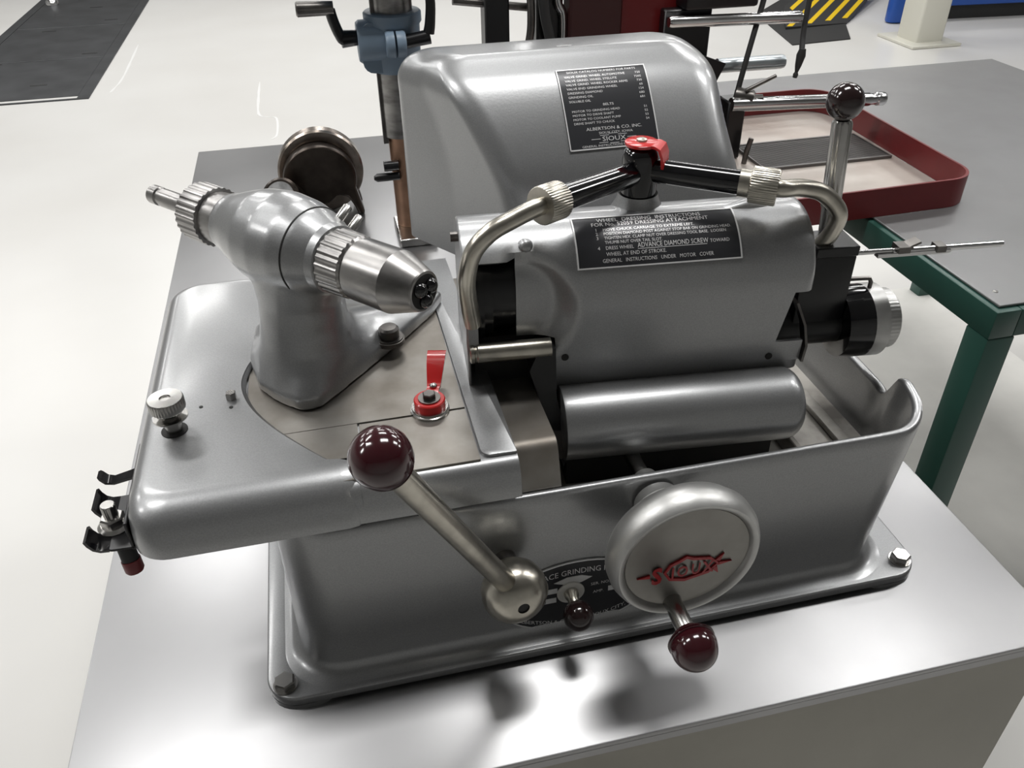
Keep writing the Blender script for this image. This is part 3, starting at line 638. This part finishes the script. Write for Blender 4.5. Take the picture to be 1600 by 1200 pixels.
for z, bl, ra, rb, cs, sc in ((0.1992, 0, .03, .03, 0, 1.0), (0.2095, 0, .03, .03, 0, 1.0), (0.2125, 0.04, .03, .03, 0, 0.97), (0.2165, 0.25, .040, .040, 0.0, 0.95), (0.223, 0.60, .039, .039, 0.0, 0.92), (0.234, 0.90, .036, .036, 0.05, 0.85), (0.250, 1, .034, .034, 0.25, 1), (0.268, 1, .034, .032, 0.5, 1), (0.285, 1, .038, .033, 0.8, 1), (0.300, 1, .046, .033, 1, 1), (0.315, 1, .048, .030, 1, 1)):
    rings.append(nring(z, bl, ra, rb, cs, sc))
neck = loft(rings)
barrel = lathe([(0.084, 0.0235), (0.092, 0.0275), (0.103, 0.0325), (0.118, 0.0365), (0.138, 0.0380), (0.158, 0.0355), (0.176, 0.0300), (0.190, 0.0248), (0.199, 0.0232)], N, AX, 64)
wh = mk('workhead_housing', merge(neck, barrel), SILVER, vg, 40, remesh=(0.0018, 9))
mk('chuck', lathe([(0.0, 0.0118), (0.0005, 0.0142), (0.0015, 0.0148), (0.0225, 0.0222), (0.0235, 0.0226), (0.057, 0.0226), (0.0575, 0.0214), (0.061, 0.0205)], N, AX, 56), CHUCK, wh, 9)
mk('chuck_bore', lathe([(-0.0002, 0.0125), (0.004, 0.0125)], N, AX, 36), DARK, wh)
for k in range(3):
    t = 2*math.pi*k/3+0.6; _, e1, e2 = frame(AX)
    mk('chuck_ball', sphere(N - AX*0.0002 + (e1*math.cos(t)+e2*math.sin(t))*0.0060, 0.0056, 20, 12), BLACKG, wh)
mk('knurled_sleeve', lathe([(0.0595, 0.0212), (0.061, 0.0232, 0.0007), (0.0815, 0.0238, 0.0007), (0.083, 0.0220)], N, AX, 8, flutes=26), CHUCK, wh, 30)
mk('front_collar', lathe([(0.082, 0.0230), (0.083, 0.0250), (0.089, 0.0262)], N, AX, 48), SILVER, wh)
mk('rear_bush', lathe([(0.196, 0.0210), (0.217, 0.0208)], N, AX, 44), CHUCK, wh)
mk('knurled_ring', lathe([(0.2145, 0.0205), (0.215, 0.0238, 0.0008), (0.238, 0.0238, 0.0008), (0.2395, 0.0215), (0.2395, 0.010)], N, AX, 8, flutes=28), CHUCK, wh, 30)
mk('spindle_stub', lathe([(0.236, 0.0078), (0.286, 0.0078), (0.287, 0.0068), (0.290, 0.0068), (0.291, 0.0080), (0.300, 0.0080), (0.3015, 0.0068)], N, AX, 28), CHUCK, wh)
# clamp cap seam and screws on the housing
mk('cap_seam', lathe([(0.1050, 0.0318), (0.1050, 0.0335), (0.1058, 0.0338), (0.1058, 0.0320)], N, AX, 72, cap=False), DARK, wh)
for (t, up, sd) in ((0.098, 0.0215, 0.023), (0.092, 0.013, 0.0275)):
    _, e1, e2 = frame(AX)
    side = Vector((0.7524, 0.6587, 0))
    p = N + AX*t + side*sd + Vector((0, 0, up))
    mk('cap_screw', lathe([(-0.006, 0.0036), (0.009, 0.0036), (0.010, 0.0028)], p, side*0.8+Vector((0, 0, 0.45)), 14), STEEL, wh)
sbp = Vector((0.1405, 0.181, 0.2115))
mk('sole_bolt', merge(lathe([(-0.003, 0.0125), (0.001, 0.0125), (0.0012, 0.0115), (0.0022, 0.0115)], sbp, (0, 0, 1), 32), lathe([(0.002, 0.0084), (0.010, 0.0084), (0.0118, 0.0065), (0.0122, 0.0)], sbp, (0, 0, 1), 26)), DSTEEL, wh)
mk('oil_cup', lathe([(-0.003, 0.0042), (0.003, 0.0042), (0.0045, 0.003), (0.0075, 0.0022), (0.0085, 0.0)], (0.1205, 0.190, 0.2125), (0, 0, 1), 16), STEEL, wh)

# ---- motor hood
YF = [(0.10, 0.322), (0.153, 0.326), (0.20, 0.331), (0.244, 0.341), (0.27, 0.3525), (0.287, 0.365), (0.305, 0.379), (0.32, 0.392), (0.335, 0.406), (0.3485, 0.4215), (0.356, 0.434), (0.361, 0.447), (0.3645, 0.461), (0.380, 0.470)]
def yf(z):
    return sum(interp(z+dz, YF) for dz in (-0.010, -0.005, 0, 0.005, 0.010))/5
HT = 0.3650; RE = 0.036
nX, nY = 0.165, 0.093; nl = math.hypot(nX, nY); nX /= nl; nY /= nl; C0 = nX*0.192+nY*0.503
def hring(z, dd):
    xr, yb = 0.530+0.015*sstep(0.31, 0.20, z)-1.25*dd, 0.522-0.7*dd; c = C0+dd; f = yf(z)
    B = ((c-nY*f)/nX, f); E_ = ((c-nY*yb)/nX, yb)
    ln = math.hypot(B[0]-E_[0], B[1]-E_[1]); sc = 0.008*min(1, ln/0.19)*sstep(0.06, 0.16, ln)
    Mm = ((B[0]+E_[0])/2+nX*sc, (B[1]+E_[1])/2+nY*sc)
    return [(p.x, p.y, z) for p in roundpoly([B, (xr, f), (xr, yb), E_, Mm], [0.034, 0.034, 0.03, 0.018, 0.10], 12)]
rings = []
zs = [0.153+(HT-RE-0.153)*k/22 for k in range(22)]
for z in zs: rings.append(hring(z, 0.0))
for k in range(0, 15):
    a = math.radians(90*k/14); rings.append(hring(HT-RE+RE*math.sin(a), RE*(1-math.cos(a))))
hood = mk('motor_hood', loft(rings, False, True), SILVER, vg, 60)
mk('hood_scratch', merge(*[box(0.362+0.004*k, 0.366+0.004*k, 0.465-0.0008*abs(k-1.5), 0.4668-0.0008*abs(k-1.5), HT-0.004, HT+0.0002) for k in range(4)]), PLATEW, hood, 0)
mk('motor_pedestal', box(0.262, 0.515, 0.393, 0.495, 0.0, 0.165), DARK, vg, 0, bev=(0.004, 1))  # coloured near black to stand for the shade under the hood edge
# hood plate: arc length mapping along the curved front
PX0, PX1 = 0.3495, 0.4445
prof = []
zz = 0.3500
while zz > 0.2865:
    prof.append(Vector((yf(zz), zz))); zz -= 0.0010
acc = [0.0]
for a, b in zip(prof, prof[1:]): acc.append(acc[-1]+(b-a).length)
PLH = acc[-1]
def HP(a, t, h=0.0):
    """a: 0..1 across, t: distance down from the top edge"""
    t = min(max(t, 0), PLH-1e-6); i = 0
    while acc[i+1] < t: i += 1
    f = (t-acc[i])/(acc[i+1]-acc[i]); p = prof[i].lerp(prof[i+1], f); dv = (prof[min(i+3, len(prof)-1)]-prof[max(i-2, 0)]).normalized()
    nn = Vector((dv.y, -dv.x)); 
    if nn.y < 0: nn = -nn
    return (PX0+(PX1-PX0)*a, p.x+nn.x*(h+0.0010), p.y+nn.y*(h+0.0010))
NS = 40
rings = [[HP(0, PLH*k/NS, h) for k in range(NS+1)] for h in (0,)]
def hgrid(a0, a1, t0, t1, h, n=40):
    V = []; F = []
    for k in range(n+1):
        t = t0+(t1-t0)*k/n
        for a in (a0, a1):
            for hh in (-0.0015, h): V.append(HP(a, t, hh))
    for k in range(n):
        i = k*4; j = i+4
        F += [(i+1, i+3, j+3, j+1), (i, j, j+2, i+2), (i, i+1, j+1, j), (i+2, j+2, j+3, i+3)]
    F += [(0, 2, 3, 1), (n*4, n*4+1, n*4+3, n*4+2)]
    return V, F
hp = mk('hood_plate', hgrid(0, 1, 0, PLH, 0.0002), PLATE, vg, 30)
bw = 0.0115
mk('plate_border', merge(hgrid(0, bw, 0, PLH, 0.0006), hgrid(1-bw, 1, 0, PLH, 0.0006), hgrid(0, 1, 0, 0.0013, 0.0006, 3), hgrid(0, 1, PLH-0.0013, PLH, 0.0006, 3)), PLATEW, hp, 30)
PW = PX1-PX0
HL = [('SIOUX CATALOG NUMBERS FOR PARTS', 0.5, 0.0072, 0.0046, 'CENTER', 1.02)]
rows = [('VALVE GRIND. WHEEL AUTOMOTIVE', '720'), ('VALVE GRIND. WHEEL STELLITE', '720S'), ('VALVE GRIND. WHEEL ROCKER ARMS', '730'), ('VALVE END GRINDING WHEEL', '65'), ('DRESSING DIAMOND', '124'), ('GRINDING OIL', '680'), ('SOLUBLE OIL', '681')]
for k, (a, b) in enumerate(rows):
    HL.append((a, 0.075, 0.0140+0.0059*k, 0.0044, 'LEFT', 1.0)); HL.append((b, 0.93, 0.0140+0.0059*k, 0.0044, 'RIGHT', 1.0))
HL.append(('BELTS', 0.5, 0.0560, 0.0046, 'CENTER', 1.1))
for k, (a, b) in enumerate([('MOTOR TO GRINDING HEAD', '51'), ('MOTOR TO DRIVE SHAFT', '52'), ('MOTOR TO COOLANT PUMP', '53'), ('DRIVE SHAFT TO CHUCK', '54')]):
    HL.append((a, 0.085, 0.0630+0.0055*k, 0.0043, 'LEFT', 1.0)); HL.append((b, 0.93, 0.0630+0.0055*k, 0.0043, 'RIGHT', 1.0))
k0 = PLH/0.1135
HL += [('ALBERTSON & CO. INC.', 0.52, 0.0885, 0.0060, 'CENTER', 1.05), ('SIOUX CITY, IOWA', 0.53, 0.0940, 0.0045, 'CENTER', 1.05), ('SIOUX', 0.50, 0.1035, 0.0088, 'CENTER', 1.1), ('GENERAL INSTRUCTIONS UNDER COVER', 0.5, PLH/k0-0.0030, 0.0042, 'CENTER', 1.0)]
HV, HFc = [], []
for (s, ax, t, size, al, xs) in HL:
    v, f = text_vf([(s, 0, 0, size, al, xs)], lambda a, b, ax=ax, t=t: HP(ax+a*0.88/PW, t*k0-b*k0*0.98, 0.0005))
    n = len(HV); HV += v; HFc += [tuple(i+n for i in q) for q in f]
mk('lettering', (HV, HFc), PLATEW, hp, 0)
mk('maker_badge', merge(*[hgrid(a-0.05, a+0.05, (0.1015+d0)*k0, (0.1015+d0+0.0006)*k0, 0.0004, 2) for a, d0 in ((0.30, -0.0015), (0.40, -0.0060), (0.50, -0.0080), (0.60, -0.0060), (0.70, -0.0015), (0.38, 0.0035), (0.50, 0.0048), (0.62, 0.0035))]), PLATEW, hp, 0)

# ---- grinding head (set about five degrees off the bed)
TH = math.radians(-5.5); HO = Vector((0.27, 0.09, 0)); HU = Vector((math.cos(TH), math.sin(TH), 0)); HVv = Vector((-math.sin(TH), math.cos(TH), 0))
def G(u, v, w): return HO + HU*u + HVv*v + Vector((0, 0, w))
VC, WC, RR_ = 0.066, 0.268, 0.050
pf = [(0.0165, 0.189), (0.0162, 0.200), (0.016, 0.2155), (0.016, 0.2255), (0.016, 0.235), (0.016, 0.2450), (0.016, 0.2550), (0.016, 0.268)]
for a in range(82, -91, -8):
    pf.append((VC-RR_*math.sin(math.radians(a)), WC+RR_*math.cos(math.radians(a))))
pf += [(0.116, 0.25), (0.117, 0.22), (0.118, 0.19)]
us = [-0.077, -0.0755, -0.072, -0.068, -0.060, -0.050, -0.0435, -0.037, -0.034, -0.031, -0.028, -0.025, -0.022, -0.0185, -0.015, -0.0115, -0.008, -0.005, -0.002, 0.001, 0.004, 0.007, 0.010, 0.013, 0.016, 0.03, 0.06, 0.10, 0.14, 0.165, 0.172, 0.178, 0.184, 0.190, 0.1935, 0.1955]
# insert finer rows in the flat front
pf2 = []
for (a, b) in zip(pf, pf[1:]):
    pf2.append(a)
    if b[1] <= 0.30 and b[0] < 0.05: pf2.append(((a[0]+b[0])/2, (a[1]+b[1])/2))
pf2.append(pf[-1]); pf = pf2
Vv, Ff, keep = [], [], {}
def hv(u, k):
    v, w = pf[k]
    e = 0.0
    if u >= 0.172 and v < 0.06 and 0.2155 < w < 0.30: u = u + 0.20*min(w-0.2155, 0.046)*(1-(u-0.172)/0.0235)
    if k < 24 and u > -0.0375:
        rr = math.hypot((u+0.036), (w-0.262)*1.0)
        e = 0.013*sstep(0.0475, 0.028, rr)
    end = 0.006 if False else 0
    shrink = 0.0
    if u > 0.19: shrink = 0.003*((u-0.19)/0.0055)**2
    if u < -0.0755: shrink = 0.0015
    vv = v + (VC-v)*shrink/0.05 + e; ww = w + (min(w, WC)-w)*shrink/0.05
    return G(u, vv, ww)
for i, u in enumerate(us):
    for k in range(len(pf)): Vv.append(hv(u, k))
nk = len(pf)
for i in range(len(us)-1):
    um = (us[i]+us[i+1])/2
    for k in range(nk-1):
        vm, wm = (pf[k][0]+pf[k+1][0])/2, (pf[k][1]+pf[k+1][1])/2
        front = vm < 0.06
        if front and -0.068 < um < -0.037 and 0.236 < wm < 0.300: continue
        if front and um < -0.008 and wm < 0.236 - 0.0*um: continue
        if front and um > 0.172 and 0.2155 < wm < 0.262: continue
        Ff.append((i*nk+k, (i+1)*nk+k, (i+1)*nk+k+1, i*nk+k+1))
# inner skin for thickness
def solid(V, F, off):
    me = bpy.data.meshes.new('t'); me.from_pydata([tuple(v) for v in V], [], F)
    bm = bmesh.new(); bm.from_mesh(me); bmesh.ops.recalc_face_normals(bm, faces=bm.faces)
    bmesh.ops.delete(bm, geom=[v for v in bm.verts if not v.link_faces], context='VERTS')
    bm.normal_update()
    c = Vector(G(0.06, VC, WC))
    s_ = sum((f.normal.dot(f.calc_center_median()-c) for f in bm.faces))
    if s_ < 0: bmesh.ops.reverse_faces(bm, faces=bm.faces)
    bm.normal_update()
    bmesh.ops.solidify(bm, geom=bm.faces[:], thickness=off)
    V2 = [v.co.copy() for v in bm.verts]; F2 = []
    bm.verts.index_update()
    F2 = [tuple(v.index for v in f.verts) for f in bm.faces]; bm.free(); bpy.data.meshes.remove(me); return V2, F2
shell = solid(Vv, Ff, 0.0028)
endr = [(v, w) for v, w in pf if True]
capR = prism([(v+(VC-v)*0.06, w-(w-0.25)*0.04) for v, w in pf if w > 0.262], 0.1925, 0.1945, lambda a, b, h: tuple(G(h, a, b)))
capL = prism([(v+(VC-v)*0.03, w) for v, w in pf], -0.0768, -0.0745, lambda a, b, h: tuple(G(h, a, b)))
mound = lathe([(-0.018, 0.034), (-0.008, 0.0255), (0.000, 0.0205), (0.006, 0.0172), (0.010, 0.0160), (0.012, 0.0155)], G(0.067, 0.080, 0.314), (0, 0, 1), 48, cap=False)
gh = mk('head_cover', merge(shell, capR, mound), SILVER, vg, 36)
mk('end_cap', capL, SILVER, gh, bev=(0.0008, 1))
mk('dimple', sphere(G(-0.0285, 0.0375, 0.3075), 0.0058, 20, 12), SILVER, gh)
ridge = []
for (u, v, w, L) in ((0.150, 0.060, 0.3135, 0.020),):
    ridge.append(tube([G(u-L, v, w), G(u, v+0.002, w+0.002), G(u+L, v, w)], [0.004, 0.007, 0.004], 12))
mk('tube_rest', merge(*ridge), SILVER, gh)
mk('cover_screw', lathe([(0, 0.004), (0.006, 0.004)], G(-0.0768, 0.060, 0.3085), -HU, 14), DSTEEL, gh)
for (u, w) in ((-0.0005, 0.2195), (0.1690, 0.2035)):
    mk('screw_hole', lathe([(0, 0.0030), (0.0004, 0.0030)], G(u, 0.0159, w), -HVv, 16), DARK, gh)
# grinding wheel and guard in the opening
gw = mk('grinding_wheel', merge(lathe([(-0.073, 0.044), (-0.062, 0.044)], G(0, 0.066, 0.262), HU, 48), lathe([(-0.062, 0.041), (-0.055, 0.041)], G(0, 0.066, 0.262), HU, 48), lathe([(-0.055, 0.036), (-0.036, 0.036)], G(0, 0.066, 0.262), HU, 48)), BLACK, vg)
mk('stop_bar', lathe([(-0.0755, 0.0060), (-0.0745, 0.0078), (-0.072, 0.0078), (-0.0712, 0.0070), (-0.0700, 0.0070), (-0.069, 0.0078), (-0.012, 0.0078)], G(0, 0.016, 0.2300), HU, 24), NICKEL, vg)
cg = mk('carriage', merge(box(-0.070, 0.16, 0.035, 0.112, 0.150, 0.232, lambda a, b, h: tuple(G(a, b, h))), box(0.0, 0.178, 0.0, 0.11, 0.1003, 0.150, lambda a, b, h: tuple(G(a, b, h)))), DARK, vg, 0)  # body coloured near black so the gaps below guard and cover look shaded
mk('black_skirt', prism([(-0.004, 0.128), (-0.012, 0.152), (-0.030, 0.215), (-0.022, 0.232), (-0.009, 0.232), (-0.009, 0.19), (0.002, 0.140)], 0.010, 0.034, lambda a, b, h: tuple(G(a, h-0.018*(0.232-b)/0.1, b))), BLACK, cg, 0)
mk('wiper_plate', strip([G(-0.0125, 0.020, 0.190), G(-0.0095, 0.002, 0.166), G(-0.004, -0.016, 0.143)], HVv*0.1+HU, 0.010, 0.002), DSTEEL, cg)
# rounded way guard (bumper)
def bump_ring(u, s):
    r = 0.0305*s; out = []
    for k in range(40):
        t = 2*math.pi*k/40; out.append(G(u, 0.0+r*math.cos(t), 0.1670+r*math.sin(t)))
    return out
br = [bump_ring(-0.006, 0.93), bump_ring(-0.0055, 0.99), bump_ring(-0.0035, 1.0), bump_ring(0.05, 1), bump_ring(0.12, 1)]
for k in range(0, 9):
    a = math.radians(90*k/8); br.append(bump_ring(0.178+0.014*math.sin(a), 1-0.45*(1-math.cos(a))))
mk('way_guard', loft(br), SILVER, vg, 50)

# ---- head plate
HR = RR_+0.0006
def GP(a, t, h=0.0):
    """a: metres along, t: metres down from top edge of the plate"""
    ang = math.radians(11) + t/RR_
    return tuple(G(0.0085+a, VC-(HR+h)*math.sin(ang), WC+(HR+h)*math.cos(ang)))
GW, GH_ = 0.1270, 0.0440
rp2 = roundpoly([(0, 0), (GW, 0), (GW, GH_), (0, GH_)], 0.0035, 5)
def curved(poly_fn, a0, a1, t0, t1, h, na=1, nt=16):
    V = [GP(a0+(a1-a0)*i/na, t0+(t1-t0)*k/nt, hh) for k in range(nt+1) for i in range(na+1) for hh in (-0.0012, h)]
    F = []; w = (na+1)*2
    for k in range(nt):
        for i in range(na):
            p = k*w+i*2; q = p+w
            F += [(p+1, p+3, q+3, q+1), (p, q, q+2, p+2)]
        p = k*w; q = p+w; F.append((p, p+1, q+1, q)); p += na*2; q += na*2; F.append((p, q, q+1, p+1))
    for i in range(na):
        F.append((i*2, i*2+2, i*2+3, i*2+1)); p = nt*w+i*2; F.append((p, p+1, p+3, p+2))
    return V, F
gp = mk('instruction_plate', curved(None, 0, GW, 0, GH_, 0.0002), PLATE, vg, 30)
b_ = 0.0011
mk('plate_border', merge(curved(None, 0, b_, 0, GH_, 0.0006), curved(None, GW-b_, GW, 0, GH_, 0.0006), curved(None, 0, GW, 0, b_, 0.0006, 1, 2), curved(None, 0, GW, GH_-b_, GH_, 0.0006, 1, 2)), PLATEW, gp, 30)
GL = [('WHEEL  DRESSING  INSTRUCTIONS', 0.060, 0.0062, 0.0052, 'CENTER', 0.98), ('FOR No. 52059 DRESSING ATTACHMENT', 0.060, 0.0105, 0.0050, 'CENTER', 1.0),
      ('1', 0.0165, 0.0152, 0.0038, 'LEFT', 1), ('MOVE CHUCK CARRIAGE TO EXTREME LEFT.', 0.0225, 0.0152, 0.0035, 'LEFT', 1.0),
      ('2', 0.0165, 0.0188, 0.0038, 'LEFT', 1), ('POSITION DIAMOND POST AGAINST STOP BAR ON GRINDING HEAD.', 0.0225, 0.0188, 0.0034, 'LEFT', 0.92),
      ('3', 0.0165, 0.0224, 0.0038, 'LEFT', 1), ('TIGHTEN HEX. CLAMP NUT OVER DRESSING TOOL BASE.  LOOSEN', 0.0225, 0.0224, 0.0034, 'LEFT', 0.92),
      ('THUMB NUT OVER TAIL SLOT.', 0.0225, 0.0260, 0.0034, 'LEFT', 0.95),
      ('4', 0.0165, 0.0305, 0.0038, 'LEFT', 1), ('DRESS WHEEL', 0.0225, 0.0305, 0.0038, 'LEFT', 0.9), ('ADVANCE DIAMOND SCREW', 0.0470, 0.0303, 0.0054, 'LEFT', 0.76), ('TOWARD', 0.1030, 0.0303, 0.0038, 'LEFT', 0.9),
      ('WHEEL AT END OF STROKE.', 0.0225, 0.0352, 0.0040, 'LEFT', 0.9),
      ('GENERAL   INSTRUCTIONS   UNDER   MOTOR   COVER', 0.062, 0.0400, 0.0040, 'CENTER', 0.86)]
v, f = [], []
for (s, a0, t0, size, al, xs) in GL:
    vv, ff = text_vf([(s, 0, 0, size, al, xs)], lambda a, b, a0=a0, t0=t0: GP(a0+a, t0-b, 0.0005))
    n = len(v); v += vv; f += [tuple(i+n for i in q) for q in ff]
vv, ff = curved(None, 0.047, 0.1005, 0.0310, 0.0314, 0.0004, 1, 1); n = len(v); v += vv; f += [tuple(i+n for i in q) for q in ff]
mk('lettering', (v, f), PLATEW, gp, 0)

# ---- coolant valve and tubes on the head
VX = Vector(G(0.067, 0.080, 0))
def Z(z): return Vector((VX.x, VX.y, z))
TD = (HU*0.86-HVv*0.5).normalized()
cv = mk('coolant_valve', lathe([(0, 0.0140), (0.028, 0.0140), (0.032, 0.0135), (0.036, 0.0115), (0.038, 0.0075), (0.0385, 0.0)], Z(0.3250), (0, 0, 1), 44), BLACKG, vg)
mk('valve_cap', merge(lathe([(0, 0.0075), (0.0008, 0.0125), (0.0030, 0.0128), (0.0036, 0.0118), (0.0036, 0.0)], Z(0.3632), (0, 0, 1), 36),
    strip([Z(0.3655)+TD*0.005, Z(0.3655)+TD*0.0125, Z(0.3640)+TD*0.0160, Z(0.3580)+TD*0.0185, Z(0.3500)+TD*0.0190, Z(0.3460)+TD*0.0188], Vector((-TD.y, TD.x, 0)), [0.014, 0.018, 0.019, 0.019, 0.016, 0.009], 0.002)), RED, cv, label='red valve lever')
mk('cap_screw', lathe([(0, 0.0042), (0.0015, 0.0040), (0.0022, 0.0025), (0.0024, 0.0)], Z(0.3668), (0, 0, 1), 18), NICKEL, cv)
pL0, pL1 = Z(0.3425), Vector(G(-0.006, 0.022, 0.3490))
pR0, pR1 = Z(0.3450), Vector(G(0.139, 0.042, 0.3430))
mk('branch_pipe', tube([pL0, pL1], 0.0092, 24), BLACKG, cv)
mk('branch_pipe', tube([pR0, pR1], 0.0092, 24), BLACKG, cv)
dL = (pL1-pL0).normalized(); dR = (pR1-pR0).normalized()
mk('knurled_nut', lathe([(-0.003, 0.0085), (-0.0025, 0.0098), (0.000, 0.0098), (0.0005, 0.0128), (0.0012, 0.0136, 0.0004), (0.0195, 0.0136, 0.0004), (0.0205, 0.0128), (0.0205, 0.0065)], pL1, dL, 8, flutes=44), NICKEL, cv)
mk('knurled_nut', lathe([(-0.006, 0.0085), (-0.0055, 0.0105), (0.002, 0.0105), (0.0025, 0.0128), (0.0032, 0.0136, 0.0004), (0.0215, 0.0136, 0.0004), (0.0225, 0.0128), (0.0225, 0.0065)], pR1, dR, 8, flutes=44), NICKEL, cv)
mk('coolant_tube', tube([pL1+dL*0.015, pL1+dL*0.024, G(-0.041, 0.001, 0.3465), G(-0.0585, -0.006, 0.3405), G(-0.0710, -0.008, 0.3275), G(-0.0760, -0.006, 0.3060), G(-0.0750, -0.001, 0.2840), G(-0.0725, 0.004, 0.2640)], 0.0064, 20, 8), NICKEL, cv)
mk('coolant_tube', tube([pR1+dR*0.018, pR1+dR*0.026, G(0.1800, 0.038, 0.3385), G(0.2010, 0.042, 0.3310), G(0.2175, 0.043, 0.3140), G(0.2180, 0.048, 0.2950), G(0.2130, 0.052, 0.2820)], 0.0066, 20, 8), NICKEL, cv)

# ---- dressing attachment at the right end
tb_ = mk('dresser_post', box(0.200, 0.2440, 0.046, 0.086, 0.210, 0.2735, lambda a, b, h: tuple(G(a, b, h))), BLACK, vg, bev=(0.0015, 2))
mk('post_cap', box(0.205, 0.2415, 0.040, 0.074, 0.276, 0.2850, lambda a, b, h: tuple(G(a, b, h))), BLACK, tb_, bev=(0.001, 1))
bl_ = mk('dresser_barrel', lathe([(0.150, 0.0175), (0.262, 0.0175)], G(0, 0.060, 0.2030), HU, 36), BLACK, vg)
mk('barrel_collar', lathe([(0.244, 0.020), (0.2455, 0.0300), (0.2590, 0.0318), (0.2680, 0.0318)], G(0, 0.060, 0.2030), HU, 44), BLACKG, bl_)
mk('adjusting_knob', lathe([(0.267, 0.0305), (0.2675, 0.0318), (0.2805, 0.0318), (0.281, 0.0290), (0.2825, 0.0285), (0.283, 0.0262, 0.0002), (0.2925, 0.0262, 0.0002), (0.294, 0.0245), (0.294, 0.0)], G(0, 0.060, 0.2030), HU, 8, flutes=48), ALU, bl_)
mk('cover_tab', prism([(0.172, 0.198), (0.1955, 0.198), (0.1955, 0.2165), (0.172, 0.2165)], 0.016, 0.019, lambda a, b, h: tuple(G(a, h, b))), SILVER, gh, 0)
mk('tab_edge', strip([G(0.190, 0.030, 0.246), G(0.197, 0.024, 0.228), G(0.1985, 0.018, 0.212), G(0.1965, 0.0165, 0.198)], HVv, 0.010, 0.002), DSTEEL, gh)
hl = mk('hand_lever', tube([G(0.2225, 0.062, 0.2800), G(0.2150, 0.062, 0.3790)], [0.0066, 0.0066], 20), STEEL, vg)
ft = []
a_, e1, e2 = frame(G(0.2150, 0.062, 0.379)-G(0.2225, 0.062, 0.28))
mk('fluted_sleeve', lathe([(0.030, 0.0066), (0.032, 0.0078, 0.0008), (0.098, 0.0078, 0.0008), (0.1005, 0.0060)], G(0.2225, 0.062, 0.2800), a_, 8, flutes=10), STEEL, hl)
mk('ball_knob', sphere(G(0.2138, 0.062, 0.3935), 0.0138, 36, 24), BAKEB, hl)
mk('gauge_rod', merge(tube([G(0.205, 0.050, 0.2745), G(0.290, 0.050, 0.2735)], 0.0022, 10), tube([G(0.275, 0.049, 0.2735), G(0.372, 0.050, 0.2725)], 0.0026, 10), box(0.262, 0.325, 0.046, 0.052, 0.2695, 0.2725, lambda a, b, h: tuple(G(a, b, h)))), ROD, vg)
mk('rod_clip', merge(box(0.278, 0.288, 0.044, 0.056, 0.2730, 0.2785, lambda a, b, h: tuple(G(a, b, h))), strip([G(0.284, 0.05, 0.2760), G(0.290, 0.05, 0.2790), G(0.296, 0.05, 0.2815)], HVv, 0.010, 0.002), box(0.312, 0.320, 0.045, 0.055, 0.2710, 0.2765, lambda a, b, h: tuple(G(a, b, h)))), DSTEEL, vg, 0)
mk('wire_hook', tube([G(0.240, 0.060, 0.2445), G(0.262, 0.060, 0.2440), G(0.2685, 0.060, 0.2435), G(0.2705, 0.060, 0.2400), G(0.2705, 0.060, 0.2340)], 0.0019, 8), DSTEEL, tb_)
